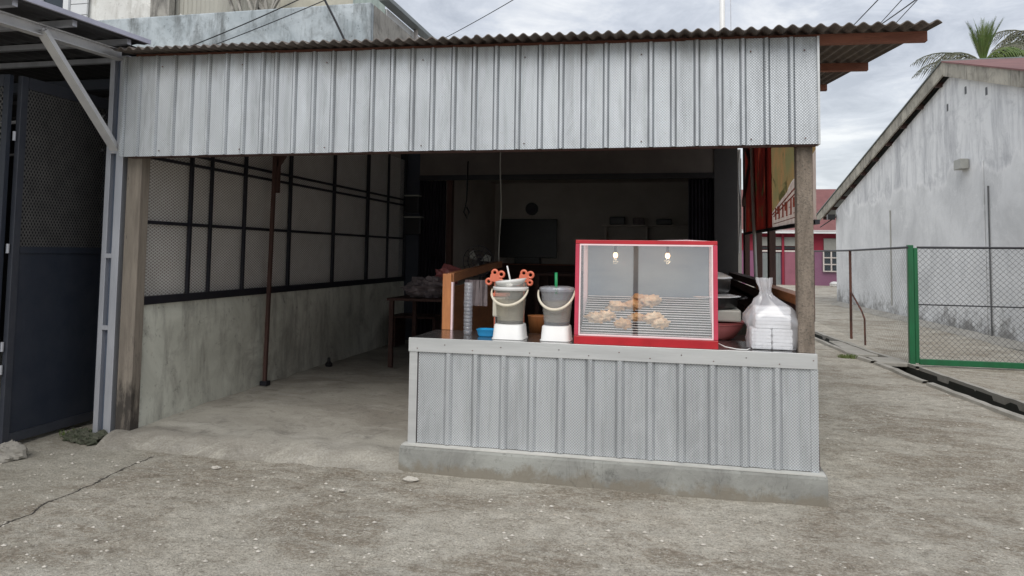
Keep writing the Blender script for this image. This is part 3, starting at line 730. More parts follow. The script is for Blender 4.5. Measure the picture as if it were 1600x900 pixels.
# ------------------------------------------------------------------ serving counter
ct = thing('serving_counter', 'waist high serving counter clad in ribbed zinc sheets on a cement kerb', 'counter', (-.45, 5.1, 0))
b = MB(); xv = frange(-1.835, .925, .09)+[.925]; n = len(xv)
prof = [(4.785, -.05), (4.79, .04), (4.795, .12), (4.80, .150), (4.812, .164), (4.872, .168), (5.6, .168)]
for (py, pz) in prof:
    for x_ in xv: b.v.append((x_, py+(.008*nz(x_, pz, 4) if py < 4.83 else 0), pz+(.003*nz(x_, 1, 5) if pz > .1 else 0)))
for j in range(len(prof)-1):
    for i in range(n-1): a = j*n+i; b.f.append((a, a+1, a+n+1, a+n))
for i, rev in ((0, True), (n-1, False)):
    ids = [j*n+i for j in range(len(prof))]
    b.v.append((xv[i], 5.6, -.05)); ids.append(len(b.v)-1); b.f.append(tuple(ids if not rev else ids[::-1]))
obj('cement_kerb', b, M_BASE, ct)
obj('kerb_ledge', MB().box(-1.828, .918, 4.812, 4.90, .166, .174), M_BASETOP, ct)
CRB = [-1.515+.1965*i for i in range(13)]
for i, (a, c_) in enumerate(((-1.735, -1.03), (-1.03, -.235), (-.235, .55), (.55, .845))):
    obj('front_sheet', ribbed(a, c_+(.006 if i < 3 else 0), CRB, 4.872-(i % 2)*.003, lambda t: .178+.004*nz(t, 3, 9), lambda t: .812, .026, .014, .004), M_ZINC, ct, solid=.0015)
obj('corner_trim', MB().box(-1.80, -1.742, 4.862, 4.90, .174, .806), M_TRIM, ct)
obj('corner_trim', MB().box(.843, .888, 4.860, 4.90, .174, .806), M_ZINC, ct)
obj('carcass', MB().box(-1.785, .872, 4.885, 5.40, .17, .88), M_DKWOOD, ct)
obj('side_panel', MB().prism([(.874, .176), (.902, .176), (.886, .80), (.874, .80)], 'y', 4.905, 5.40), M_REDWOODZ, ct)
obj('side_panel', MB().box(-1.797, -1.787, 4.905, 5.40, .17, .88), M_ZINC, ct)
obj('edge_strip', MB().box(-1.805, .884, 4.852, 4.861, .806, .902), M_TRIM, ct, bevel=.0015)
obj('worktop', MB().box(-1.80, .884, 4.863, 5.44, .882, .899), M_STEEL, ct)
sc_ = MB()
for i in range(14): sc_.lathe((-1.74+i*.2, 4.851, .83+.03*(i % 2)), [(0, -.003), (.004, -.002), (.004, .002), (0, .003)], 8)
obj('screw_heads', sc_, M_RUST, ct, kind='stuff')
obj('end_board', MB().box(-1.755, -1.685, 5.442, 5.47, .90, 1.335), M_ORWOOD, ct, bevel=.003)
obj('board_edge', MB().box(-1.683, -1.668, 5.44, 5.472, .90, 1.27), M_PALE, ct)
obj('wing_rail', MB().bar((-1.70, 5.48, 1.305), (-1.95, 8.2, 1.375), .05, .07), M_ORWOODY, ct)
obj('wing_panel', MB().bar((-1.74, 5.48, .72), (-1.99, 8.2, .72), .015, 1.0), M_ORWOODY, ct)

rt_ = thing('rear_table', 'plain wooden table behind the counter carrying pots and basins', 'table', (.1, 5.7, .1))
obj('table_top', MB().box(-.75, .84, 5.46, 6.0, .85, .885), M_DKWOOD, rt_)
for x_ in (-.68, .76):
    for y_ in (5.5, 5.95): obj('leg', MB().box(x_-.03, x_+.03, y_-.03, y_+.03, .1, .85), M_DKWOOD, rt_)

# ------------------------------------------------------------------ display case
dc = thing('display_case', 'red framed glass display case of fried chicken standing on the counter', 'display case', (-.17, 5.1, .9))
XL, XR, ZB, ZT = -.645, .292, .9, 1.60
yf = lambda z_: 4.905 + (z_-.96)*.07
obj('plinth', MB().box(XL, XR, 4.888, 5.435, ZB, .955), M_RED, dc, bevel=.003)
def strip(x0, x1, z0, z1, d0, d1):
    return MB().add([(x0,yf(z0)+d0,z0),(x1,yf(z0)+d0,z0),(x1,yf(z1)+d0,z1),(x0,yf(z1)+d0,z1),(x0,yf(z0)+d1,z0),(x1,yf(z0)+d1,z0),(x1,yf(z1)+d1,z1),(x0,yf(z1)+d1,z1)],
                    [(0,1,2,3),(7,6,5,4),(0,4,5,1),(1,5,6,2),(2,6,7,3),(3,7,4,0)])
obj('frame_post', strip(XL, XL+.028, .957, 1.572, -.004, .03), M_PINK, dc, bevel=.002)
obj('frame_post', strip(XR-.028, XR, .957, 1.572, -.004, .03), M_PINK, dc, bevel=.002)
obj('frame_head', strip(XL, XR, 1.574, ZT, -.004, .03), M_RED, dc, bevel=.002)
for a in ((XL+.029, XR-.029, .957, .967), (XL+.029, XR-.029, 1.563, 1.573)): obj('glazing_bead', strip(*a, -.006, .01), M_PALE, dc)
for a in ((XL+.029, XL+.038, .968, 1.562), (XR-.038, XR-.029, .968, 1.562)): obj('glazing_bead', strip(*a, -.006, .01), M_PALE, dc)
obj('front_glass', strip(XL+.036, XR-.036, .966, 1.564, 0, .003), M_GLASS, dc)
obj('top_panel', MB().box(XL, XR, yf(ZT)+.03, 5.437, 1.585, 1.598), M_RED, dc)
for x_ in (XL+.004, XR-.008): obj('side_glass', MB().box(x_, x_+.004, 4.96, 5.40, .957, 1.584), M_GLASS2, dc)
for x_ in (XL, XR-.03): obj('rear_post', MB().box(x_, x_+.03, 5.405, 5.436, .957, 1.584), M_PALE, dc)
obj('back_panel', MB().box(XL+.032, XR-.032, 5.428, 5.433, .957, 1.583), M_BACKP, dc)
rk = MB(); RZ = lambda y_: .965+(y_-4.95)*.50
nr = 17
for i in range(nr):
    y_ = 4.955+i*.45/(nr-1)*1.0
    rk.box(XL+.035, XR-.035, y_, y_+.0165, RZ(y_), RZ(y_)+.004)
obj('rack_rods', rk, M_SILVER, dc)
obj('rack_tray', MB().add([(XL+.034,4.95,.958),(XR-.034,4.95,.958),(XR-.034,5.42,RZ(5.42)-.012),(XL+.034,5.42,RZ(5.42)-.012)], [(0,1,2,3)]), M_BLACK, dc)
for i, x_ in enumerate((-.39, -.03)):
    bl = MB().lathe((x_, 5.16, 1.50), [(0, -.020), (.009, -.018), (.0155, -.008), (.017, .0), (.0145, .009), (.009, .018), (0, .02)], 16)
    bb = obj('bulb', bl, M_BULB, dc, smooth=True)
    lb = bpy.data.lights.new('bulb_light', 'POINT'); lb.energy = 0.8; lb.color = (1, .78, .5); lb.shadow_soft_size = .02
    lo = bpy.data.objects.new('bulb_light', lb); COL.objects.link(lo); lo.parent = dc; lo.location = Vector((x_, 5.13, 1.46))-dc.location
    obj('socket', MB().lathe((x_, 5.16, 1.515), [(.008, 0), (.010, .01), (.010, .07)], 12), M_BLACK, dc)

# ------------------------------------------------------------------ things on the counter
def chicken(px, py, r, seed, mat, lab):
    z_ = RZ(py)+r*.36
    m = MB().blob((px, py, z_), (r*rnd.uniform(1.1, 1.5), r, r*.72), seed, .55, 2.4, 26, 18)
    m.blob((px+r*rnd.uniform(-.9, .9), py+r*.3, z_+r*.15), (r*.7, r*.6, r*.55), seed+40, .6, 2.6, 20, 14)
    single('fried_chicken_piece', m, mat, lab, 'fried chicken', 'fried chicken pieces in the display case', smooth=True)
CH = [(-0.52, 5.1, .034, M_CHICK2, 'leftmost pale battered chicken piece low on the case rack'),
      (-0.44, 5.13, .032, M_CHICK2, 'battered chicken piece just right of the leftmost one on the rack'),
      (-0.385, 5.25, .033, M_CHICK2, 'chicken piece in the upper row at the left of the rack'),
      (-0.33, 5.04, .030, M_CHICK, 'browned chicken piece lowest on the rack left of the middle'),
      (-0.27, 5.27, .034, M_CHICK, 'dark golden chicken piece in the upper middle of the rack'),
      (-0.235, 5.35, .032, M_CHICK, 'golden chicken piece at the back left of the tall pile'),
      (-0.16, 5.32, .040, M_CHICK2, 'largest pale chicken piece topping the pile in the middle'),
      (-0.24, 5.13, .026, M_CHICK, 'small browned chicken piece below the middle pile'),
      (-0.13, 5.12, .032, M_CHICK2, 'long pale chicken piece sloping down right of the middle'),
      (-0.085, 5.06, .030, M_CHICK2, 'chicken piece furthest right at the front of the rack')]
for i, (a, b_, r, mt, lab) in enumerate(CH): chicken(a, b_, r*1.45, i+3, mt, lab)

def bucket(x_, y_, zb, rb_, rt2, h_, tubmat, lab, hdrop, mat_h, lid=False):
    t = thing('plastic_bucket', lab, 'bucket', (x_, y_, zb), 'clear drink buckets on the counter')
    obj('tub', MB().lathe((x_, y_, zb), [(rb_, .0), (rb_*1.02, .01), (rb_+(rt2-rb_)*.5, h_*.5), (rt2, h_)], 40), tubmat, t, smooth=True)
    obj('rim', MB().lathe((x_, y_, zb+h_), [(rt2-.004, -.022), (rt2+.006, -.02), (rt2+.010, -.002), (rt2+.008, .004), (rt2-.006, .004), (rt2-.006, -.018)], 40), M_WHITE if lid else M_CLEARB, t, smooth=True)
    obj('dregs', MB().lathe((x_, y_, zb+.004), [(rb_*.96, 0), (rb_*.98, .018), (0, .019)], 32), M_BLACK, t)
    obj('drink', MB().lathe((x_, y_, zb+.024), [(rb_*.97, 0), (rb_*.97+(rt2-rb_)*.55, h_*.55), (0, h_*.551)], 32), M_DRINK, t, smooth=False)
    pts = []
    for i in range(25):
        a = math.pi*i/24
        pts.append((x_-(rt2+.012)*math.cos(a), y_-.02-(rt2*.98)*math.sin(a)**.8*1.0, zb+h_-.015-hdrop*math.sin(a)))
    obj('handle', MB().tube(pts, [.006+.0045*math.sin(math.pi*i/24) for i in range(25)], 8), mat_h, t, smooth=True)
    return t
def stand(x_, y_, w_, lab):
    m = MB(); z0, z1 = .9, 1.003; a, b_ = w_*.54, w_*.5
    m.lathe((x_, y_, z0), [(a*1.06, 0), (a*1.06, .006), (a, .008), (b_, z1-z0-.006), (b_*.95, z1-z0), (0, z1-z0)], 40, sq=.6)
    return single('bucket_stand', m, M_WHITE, lab, 'plastic stand', 'white stands under the drink buckets', smooth=True, bevel=0)
stand(-1.125, 5.07, .205, 'plain white stand under the left drink bucket')
stand(-.79, 5.07, .19, 'white notched stand under the right drink bucket beside the red case')
bucket(-1.125, 5.07, 1.004, .094, .118, .255, M_CLEAR, 'cloudy clear bucket with cream handle and a pale dish on top', .105, M_CREAMP, True)
bucket(-.79, 5.07, 1.004, .088, .116, .255, M_CLEARB, 'bluish clear bucket with white handle and green straw beside the red case', .125, M_CREAMP)
m = MB().lathe((0, 0, 0), [(0, .0), (.06, .002), (.10, .02), (.112, .045), (.108, .045), (.09, .022), (.055, .008), (0, .006)], 36)
m.v = [(-1.125+v[0], 5.07+v[1], 1.268+v[2]+v[0]*.13) for v in m.v]
single('pale_dish', m, M_WHITE, 'shallow white dish tilted on top of the left bucket', 'dish', smooth=True)
m = MB().lathe((-1.125, 5.07, 1.262), [(0, .05), (.085, .048), (.112, .03), (.118, 0)], 36)
single('clear_lid', m, M_CLEAR, 'clear domed lid over the white dish on the left bucket', 'lid', smooth=True)
m = MB().lathe((-.79, 5.07, 1.262), [(0, .012), (.09, .012), (.118, .006), (.120, -.006)], 36)
single('clear_lid', m, M_CLEARB, 'flat bluish lid on the right bucket with a straw through it', 'lid', smooth=True)
single('green_straw', MB().tube([(-.795, 5.06, 1.22), (-.797, 5.06, 1.37)], .0105, 12), M_GREENP, 'thick green straw sticking up from the right bucket', 'straw', smooth=True)
single('ladle_handle', MB().tube([(-1.13, 5.1, 1.28), (-1.165, 5.12, 1.41)], .006, 8), M_WHITE, 'thin white handle sticking up behind the left bucket', 'utensil', smooth=True)
def ring(cx, cz, R_, r, y_=5.24):
    m = MB(); pts = [(cx+R_*math.cos(2*math.pi*i/20), y_, cz+R_*math.sin(2*math.pi*i/20)) for i in range(21)]
    return m.tube(pts, r, 8, False)
def scroll(cx, cz, sx, lab):
    m = MB()
    for dx, dz_, R_ in ((0, .038, .020), (.05, .026, .021), (-.045, -.028, .020), (.045, -.03, .017)):
        g2 = ring(cx+dx*sx, cz+dz_, R_, .009); m.add(g2.v, g2.f)
    m.prism([(cx-.04, cz-.02), (cx-.03, cz+.028), (cx+.012, cz+.03), (cx+.035*1, cz+.012), (cx+.04, cz-.02), (cx, cz-.03)], 'y', 5.232, 5.248)
    m.tube([(cx, 5.25, cz-.02), (cx, 5.25, .9)], .005, 6)
    single('coral_holder', m, M_CORAL, lab, 'plastic holder', 'coral openwork holders behind the left bucket')
scroll(-1.285, 1.318, 1, 'coral pink plastic holder with ringed corners at upper left behind the bucket')
scroll(-1.065, 1.318, 1, 'coral pink plastic holder with ringed corners at upper right behind the bucket')
m = MB().lathe((-1.31, 5.14, .9), [(.055, 0), (.062, .01), (.072, .048), (.076, .05), (.068, .05), (.058, .012), (0, .010)], 32, sq=.4)
single('blue_tray', m, M_BLUE, 'small bright blue plastic tray left of the white bucket stand', 'tray', smooth=True)
m = MB()
for i in range(14): m.lathe((-1.475, 5.2, .9+i*.027), [(.028, 0), (.033, .024), (.034, .029), (.031, .029)], 20)
single('cup_stack', m, M_CLEARB, 'tall stack of clear plastic cups between the orange board and the buckets', 'cup stack', smooth=True)
bp = thing('beige_canister', 'beige canister with coral lid half hidden behind the left bucket', 'canister', (-1.25, 5.28, .9))
obj('body', MB().box(-1.30, -1.20, 5.24, 5.34, 1.03, 1.18), M_CREAMP, bp, bevel=.01)
obj('lid', MB().box(-1.315, -1.19, 5.23, 5.35, 1.181, 1.205), M_CORAL, bp, bevel=.005)
for x_ in (-1.285, -1.235): obj('leg', MB().tube([(x_, 5.27, .9), (x_, 5.27, 1.03)], .01, 8), M_ALU, bp)
m = MB().lathe((-1.02, 5.62, .885), [(.07, 0), (.085, .13), (.088, .135), (.075, .13), (0, .125)], 24)
single('orange_tub', m, M_ORWOOD, 'small burnt orange tub seen between the two drink buckets', 'tub', smooth=True)
m = MB()
for x_, w_ in ((-1.66, .12), (-1.56, .09)):
    for i in range(6):
        a = x_+w_*i/6; m.add([(a, 5.75+.02*math.sin(i*2), 1.28), (a+w_/6, 5.75+.02*math.sin(i*2+2), 1.28), (a+w_/6*1.3, 5.75+.03*math.sin(i*2+2), 1.07), (a-.01, 5.75+.03*math.sin(i*2), 1.07)], [(0, 1, 2, 3)])
single('white_bags', m, M_CLOTH, 'pale plastic bags hanging from the rail behind the cup stack', 'plastic bag', solid=.002)
# cookware stack behind the case
m = MB().lathe((.27, 5.62, .886), [(.14, 0), (.18, .02), (.238, .10), (.247, .135), (.256, .14), (.24, .138), (.16, .03), (0, .02)], 40)
single('rose_basin', m, M_ROSE, 'dull rose plastic basin at the bottom of the stack beside the red case', 'basin', smooth=True)
m = MB().lathe((.27, 5.62, .94), [(.17, 0), (.245, .066), (.254, .074), (.24, .074)], 40)
single('rose_basin', m, M_ROSE, 'second rose plastic basin nested in the bottom one', 'basin', smooth=True)
single('grey_box', MB().box(.06, .485, 5.45, 5.85, 1.03, 1.115), M_GREYP, 'flat grey plastic box lying on the rose basins', 'box', bevel=.012)
pn = thing('steel_pan', 'wide dark steel pan with bright rim and side handle on the grey box', 'pan', (.27, 5.62, 1.117))
obj('bowl', MB().lathe((.27, 5.62, 1.117), [(.17, 0), (.20, .015), (.212, .085)], 40), M_POT, pn, smooth=True)
obj('rim', MB().lathe((.27, 5.62, 1.20), [(.205, 0), (.225, .002), (.228, .008), (.205, .012), (.1, .03), (0, .034)], 40), M_ALU, pn, smooth=True)
obj('handle', MB().tube([(.48, 5.55, 1.19), (.53, 5.53, 1.2), (.53, 5.62, 1.2), (.48, 5.65, 1.19)], .008, 8), M_BLACK, pn, smooth=True)
pt = thing('cooking_pot', 'dark cooking pot with shiny domed lid topping the stack beside the red case', 'pot', (.27, 5.62, 1.236))
obj('body', MB().lathe((.27, 5.62, 1.236), [(.135, 0), (.152, .02), (.156, .10)], 40), M_POT, pt, smooth=True)
obj('lid', MB().lathe((.27, 5.62, 1.335), [(.165, 0), (.168, .008), (.15, .02), (.10, .042), (.06, .052), (.055, .07), (.035, .082), (0, .085)], 40), M_ALU, pt, smooth=True)
# foam boxes in a knotted thin bag
def foam(x0, x1, z0, z1, lab, yq=4.985):
    t = MB(); xm = .004
    zm = (z0+z1)/2
    t.prism([(x0+.004, z0), (x1-.004, z0), (x1, zm-.0004), (x0, zm-.0004)], 'y', yq, yq+.17)
    t.prism([(x0, zm+.0004), (x1, zm+.0004), (x1-.005, z1), (x0+.005, z1)], 'y', yq, yq+.17)
    single('foam_box', t, M_FOAM, lab, 'foam box', 'foam food boxes in the thin white bag', bevel=.004)
nm = ['lower left', 'lower right']
lv = ['bottom', 'second', 'third']
for k_ in range(3):
    for c_ in range(2):
        foam(.505+c_*.13, .505+c_*.13+.127, .903+k_*.044, .903+k_*.044+.043, 'white foam food box, %s layer in the %s stack of the bagged boxes' % (lv[k_], ['left', 'right'][c_]))
for k_ in range(3):
    foam(.53, .755, 1.037+k_*.046, 1.037+k_*.046+.045, 'wide white foam food box, %s of the three upper bagged boxes' % ['lowest', 'middle', 'topmost'][k_], 5.0)
bg_ = MB(); prof = [(.125, .002), (.165, .01), (.172, .06), (.165, .13), (.165, .15), (.178, .18), (.165, .225), (.125, .27), (.065, .325), (.040, .35), (.034, .375), (.040, .40), (.047, .43), (.045, .462)]
nb = 72
for j, (r, z_) in enumerate(prof):
    for k_ in range(nb):
        t = 2*math.pi*k_/nb; fold = 1+ (.13+.25*(z_ > .27))*noise.noise(Vector((math.cos(t)*2.4+5, math.sin(t)*2.4, z_*9))) + .10*noise.noise(Vector((t*5, z_*14, 3))) + (.20*math.sin(t*5+z_*9) if z_ > .31 else 0)
        cx, sy_ = math.cos(t), math.sin(t)
        if z_ < .28: cx = math.copysign(abs(cx)**.6, cx); sy_ = math.copysign(abs(sy_)**.6, sy_)
        bg_.v.append((.635+(.02*(z_ < .2)) - (.025+.10*(z_-.3) if z_ > .3 else 0)+r*fold*cx*1.02, 5.07+r*fold*sy_*.78, .9+z_+.008*nz(t*2, z_*8, 1)))
for j in range(len(prof)-1):
    for k_ in range(nb): bg_.f.append((j*nb+k_, j*nb+(k_+1) % nb, (j+1)*nb+(k_+1) % nb, (j+1)*nb+k_))
single('thin_plastic_bag', bg_, M_BAG, 'thin translucent knotted bag wrapped round white foam boxes at the counter end', 'plastic bag', smooth=True)
single('power_cord', MB().tube([(.292, 5.0, .93), (.34, 4.97, .91), (.41, 4.93, .903), (.47, 4.91, .903), (.5, 5.0, .904)], .0035, 6), M_WHITE, 'thin white power cord lying on the counter beside the red case', 'cord', smooth=True)
single('power_cord', MB().tube([(-.1, 5.2, 1.603), (.1, 5.15, 1.607), (.22, 5.18, 1.603), (.27, 5.3, 1.603)], .004, 6), M_PALE, 'pale cord lying across the top of the red case', 'cord', smooth=True)

# ------------------------------------------------------------------ back building
bb = thing('shophouse', 'two storey shophouse with weathered parapet and open dark ground floor behind the stall', 'building', (-3, 12, 0))
obj('column', MB().box(-4.6, -3.93, 10.9, 11.2, 0, 4.2), M_NAVY, bb)
obj('lintel', MB().box(-3.928, .60, 10.9, 11.1, 2.71, 4.2), simple('brown_grey_lintel', (0.17, 0.145, 0.13), (0.13, 0.11, 0.10), 2, .8, 0, .1), bb)
obj('column', MB().box(.602, .93, 10.88, 11.1, 0, 4.2), simple('brown_grey_panel', (0.05, 0.045, 0.045), None, 2, .7, 0, .1), bb)
obj('door_jamb', MB().box(-3.485, -3.40, 10.93, 11.05, .1, 2.70), M_REDWOODZ, bb)
obj('lintel_rail', MB().box(-3.928, .60, 10.87, 10.895, 2.64, 2.72), M_BLACK, bb)
def pleats(x0, x1, n_):
    m = MB(); w_ = (x1-x0)/n_
    for i in range(n_):
        a = x0+i*w_; m.add([(a, 10.93, .1), (a+w_/2, 10.99, .1), (a+w_/2, 10.99, 2.64), (a, 10.93, 2.64), (a+w_, 10.93, .1), (a+w_, 10.93, 2.64)], [(0, 1, 2, 3), (1, 4, 5, 2)])
    return m
M_FOLD = simple('folding_gate_steel', (0.055, 0.05, 0.06), (0.035, 0.03, 0.04), 3, .5, .3, .1)
obj('folding_gate', pleats(-3.925, -3.49, 8), M_FOLD, bb)
obj('folding_gate', pleats(.235, .598, 7), M_FOLD, bb)
# the room behind
obj('room_wall', MB().box(-4.6, -3.60, 11.201, 14.7, .1, 2.95), M_ROOM, bb)
obj('room_wall', MB().box(-3.72, 1.0, 14.6, 14.75, .1, 2.95), M_ROOM, bb)
obj('room_wall', MB().box(.88, 1.0, 11.101, 14.6, .1, 2.95), M_ROOM, bb)
obj('room_ceiling', MB().box(-4.6, 1.0, 11.2, 14.75, 2.96, 3.1), M_ROOM, bb)
# parapet slab above
pp = MB().box(-16, -4.575, 10.3, 10.42, 4.2, 5.38)
obj('parapet', pp, M_PARAPET, bb, bevel=.02)
obj('parapet_return', MB().box(-4.695, -4.578, 10.421, 12.9, 4.2, 5.375), M_PARAPET2, bb)
obj('balcony_slab', MB().box(-16, -4.7, 10.43, 13.5, 4.2, 4.3), M_PARAPET, bb)
def corr(x0, x1, y_, z0, z1, pitch=.09, d=.02):
    m = MB(); n_ = int((x1-x0)/pitch*2)
    for z_ in (z0, z1):
        for i in range(n_+1): m.v.append((x0+(x1-x0)*i/n_, y_-(d if i % 2 else 0), z_))
    for i in range(n_): m.f.append((i, i+1, n_+2+i, n_+1+i))
    return m
obj('white_wall', MB().box(-11.0, -9.48, 11.6, 11.8, 4.3, 7), M_PEEL, bb)
obj('cladding', corr(-9.48, -6.9, 11.62, 4.3, 7), M_CORRW, bb)
pl = MB().prism([(-9.48, 5.3), (-9.48, 6.12), (-9.3, 6.05), (-9.1, 5.9), (-8.85, 5.3)], 'y', 11.5, 11.56)
pl.prism([(-8.75, 5.3), (-8.6, 5.85), (-8.4, 5.7), (-8.2, 5.3)], 'y', 11.5, 11.56)
pl.v = [(v[0]-.3, v[1], v[2]) for v in pl.v]
obj('plaster_patch', pl, M_PEEL, bb)
obj('pillar', MB().box(-9.42, -9.02, 11.35, 11.5, 4.3, 7), M_PARAPET2, bb)
obj('cream_wall', MB().box(-6.9, -5.45, 11.58, 11.8, 4.3, 7), M_CREAM, bb)
obj('cladding', corr(-5.45, -4.84, 11.5, 4.3, 7, .11), M_CORRG, bb)
obj('end_wall', MB().box(-4.86, -4.82, 11.52, 15, 4.3, 5.70), M_WHITEW, bb)
obj('gutter', MB().box(-4.8, -4.62, 11.1, 15.2, 5.70, 5.77), M_SHUT, bb)
obj('downpipe', MB().tube([(-4.74, 12.75, 4.3), (-4.74, 12.75, 5.7)], .04, 10), M_PALEW, bb, smooth=True)
db = MB()
for i in range(14): db.bar((-7.3+rnd.uniform(-.25, .7), 11.3+rnd.random()*.2, 5.2), (-7.5+rnd.uniform(-.6, .9), 11.3+rnd.random()*.2, 6.2+rnd.random()*.2), .05, .04)
single('scrap_timber', db, M_PARAPET2, 'tangle of dark scrap boards leaning behind the weathered parapet', 'scrap wood')
for (xa, xb_) in ((-13.2, -12.1), (-11.95, -11.45)):
    wd = obj('window', MB().box(xa, xb_, 11.5, 11.56, 5.4, 7), M_GLASSD, bb)
    obj('window_frame', MB().box(xa-.12, xa-.002, 11.45, 11.55, 5.4, 7).box(xb_+.002, xb_+.12, 11.45, 11.55, 5.4, 7), M_WHITEW, wd)
obj('white_wall', MB().box(-16, -11.002, 11.62, 11.8, 4.3, 7), M_WHITEW, bb)
for i in range(6): obj('siding_board', MB().box(-11.32, -10.95, 11.50, 11.54, 5.3+i*.22, 5.3+i*.22+.205), M_WHITEW, bb)

# inside the dark shop
t = thing('wall_clock', 'round black clock high on the back wall of the shop', 'clock', (-2.81, 14.58, 2.42))
def disc(cx, cz, r, y0, y1): return MB().prism([(cx+r*math.cos(2*math.pi*i/28), cz+r*math.sin(2*math.pi*i/28)) for i in range(28)], 'y', y0, y1)
obj('rim', disc(-2.81, 2.42, .13, 14.54, 14.59), M_BLACK, t); obj('dial', disc(-2.81, 2.42, .09, 14.53, 14.539), M_FOLD, t)
t = thing('television', 'large black television against the back wall of the shop', 'television', (-2.83, 14.4, 1.4))
obj('screen', MB().box(-3.42, -2.25, 14.35, 14.40, 1.42, 2.2), M_BLACK, t, bevel=.01)
obj('stand', MB().box(-3.1, -2.6, 14.3, 14.5, 1.3, 1.42), M_BLACK, t)
t = thing('tv_cabinet', 'dark reddish cabinet under the television at the back of the shop', 'cabinet', (-2.6, 14.2, .14))
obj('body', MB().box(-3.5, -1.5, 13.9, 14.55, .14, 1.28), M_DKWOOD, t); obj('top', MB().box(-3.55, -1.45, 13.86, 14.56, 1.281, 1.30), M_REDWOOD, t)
t = thing('wall_shelf', 'long pale shelf on the back wall of the shop', 'shelf', (-.55, 14.4, 2.05))
obj('board', MB().box(-1.35, .35, 14.25, 14.6, 2.06, 2.09), M_PALEW, t)
for x_ in (-1.3, -.5, .3): obj('bracket', MB().box(x_, x_+.04, 14.3, 14.6, 1.5, 2.06), M_PALEW, t)
for x_, w_, h_, mt, l in ((-1.2, .3, .16, M_BLACK, 'black bundle at the left end of the long pale shelf'), (-.75, .22, .14, M_CLOTH, 'pale parcel on the middle of the long pale shelf'), (-.3, .3, .12, M_BLACK, 'dark box right of the parcel on the long pale shelf')):
    single('shelf_parcel', MB().box(x_, x_+w_, 14.3, 14.5, 2.092, 2.092+h_), mt, l, 'parcel', bevel=.02)
def table(cx, cy, w_, d_, h_, lab, z0=.13, mt=M_ORWOODY):
    t = thing('wooden_table', lab, 'table', (cx, cy, z0))
    obj('table_top', MB().box(cx-w_/2, cx+w_/2, cy-d_/2, cy+d_/2, z0+h_-.03, z0+h_), mt, t, bevel=.004)
    for i in (-1, 1):
        for j in (-1, 1): obj('leg', MB().box(cx+i*(w_/2-.05)-.025, cx+i*(w_/2-.05)+.025, cy+j*(d_/2-.05)-.025, cy+j*(d_/2-.05)+.025, z0, z0+h_-.031), mt, t)
    return t
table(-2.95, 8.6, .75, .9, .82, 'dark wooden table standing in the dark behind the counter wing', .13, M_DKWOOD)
single('cloth_pile', MB().blob((-2.95, 8.5, 1.06), (.26, .22, .13), 9, .5, 2.2, 22, 14), M_CLOTH, 'crumpled pale cloths heaped on the dark table', 'cloth')
single('cloth_pile', MB().blob((-2.75, 8.7, 1.2), (.16, .14, .12), 19, .5, 2.2, 22, 14), M_ROSE, 'dull red bag lying on top of the pale cloths', 'bag')
fn = thing('desk_fan', 'round wire cage fan standing behind the counter wing', 'fan', (-2.31, 8.6, .95))
rg = MB()
for R_ in (.19, .13, .07): g2 = ring(-2.31, 1.4, R_, .005, 8.55); rg.add(g2.v, g2.f)
for i in range(16):
    a = 2*math.pi*i/16; rg.tube([(-2.31, 8.53, 1.4), (-2.31+.19*math.cos(a), 8.55, 1.4+.19*math.sin(a))], .0025, 4)
obj('cage', rg, M_FOLD, fn)
for i in range(3):
    a = 2*math.pi*i/3+.3; m = MB(); m.add([(-2.31+.02*math.cos(a), 8.58, 1.4+.02*math.sin(a)), (-2.31+.15*math.cos(a-.35), 8.57, 1.4+.15*math.sin(a-.35)), (-2.31+.16*math.cos(a+.1), 8.6, 1.4+.16*math.sin(a+.1)), (-2.31+.12*math.cos(a+.5), 8.61, 1.4+.12*math.sin(a+.5))], [(0, 1, 2, 3)])
    obj('blade', m, M_GREYP, fn, solid=.003)
obj('motor', MB().lathe((-2.31, 8.66, 1.36), [(.04, 0), (.05, .04), (.04, .08), (0, .08)], 16), M_BLACK, fn)
obj('stand', MB().tube([(-2.31, 8.66, .95), (-2.31, 8.66, 1.37)], .018, 8).lathe((-2.31, 8.66, .95), [(.12, 0), (.12, .02), (0, .03)], 20), M_BLACK, fn)
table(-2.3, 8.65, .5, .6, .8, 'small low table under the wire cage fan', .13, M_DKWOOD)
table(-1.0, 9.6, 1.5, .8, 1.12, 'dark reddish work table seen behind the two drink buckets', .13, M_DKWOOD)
m = MB().box(-1.16, -.86, 9.3, 9.6, 1.255, 1.62)
t = thing('small_appliance', 'small pale appliance with round dial standing on the dark work table', 'appliance', (-1, 9.45, 1.25)); obj('body', m, M_CLOTH, t, bevel=.03); obj('dial', disc(-1.01, 1.47, .09, 9.285, 9.299), M_FOLD, t)
single('hanging_wire', MB().tube([(-1.91+.01*math.sin(i), 8.0, 3.3-1.95*i/12) for i in range(13)], .006, 6), M_GREYP, 'thin pale wire hanging from the roof in the middle of the stall', 'wire', smooth=True)
single('hanging_strap', MB().tube([(-3.05, 10.6, 2.9), (-3.06, 10.6, 2.3), (-3.10, 10.6, 2.12), (-3.05, 10.6, 2.02), (-3.02, 10.6, 2.12), (-3.06, 10.6, 2.2)], .012, 6), M_BLACK, 'dark looped strap hanging in the doorway left of the wire', 'strap', smooth=True)
for z0, w_, l in ((2.12, .22, 'upper black meter box on the navy column'), (1.78, .26, 'lower black meter box on the navy column')):
    t = thing('meter_box', l, 'meter box', (-4.0, 10.84, z0), 'meter boxes on the navy column'); obj('case', MB().box(-4.12, -4.12+w_, 10.78, 10.895, z0, z0+.26), M_BLACK, t, bevel=.01); obj('hood', MB().box(-4.13, -4.11+w_, 10.76, 10.895, z0+.262, z0+.28), M_GREYP, t)
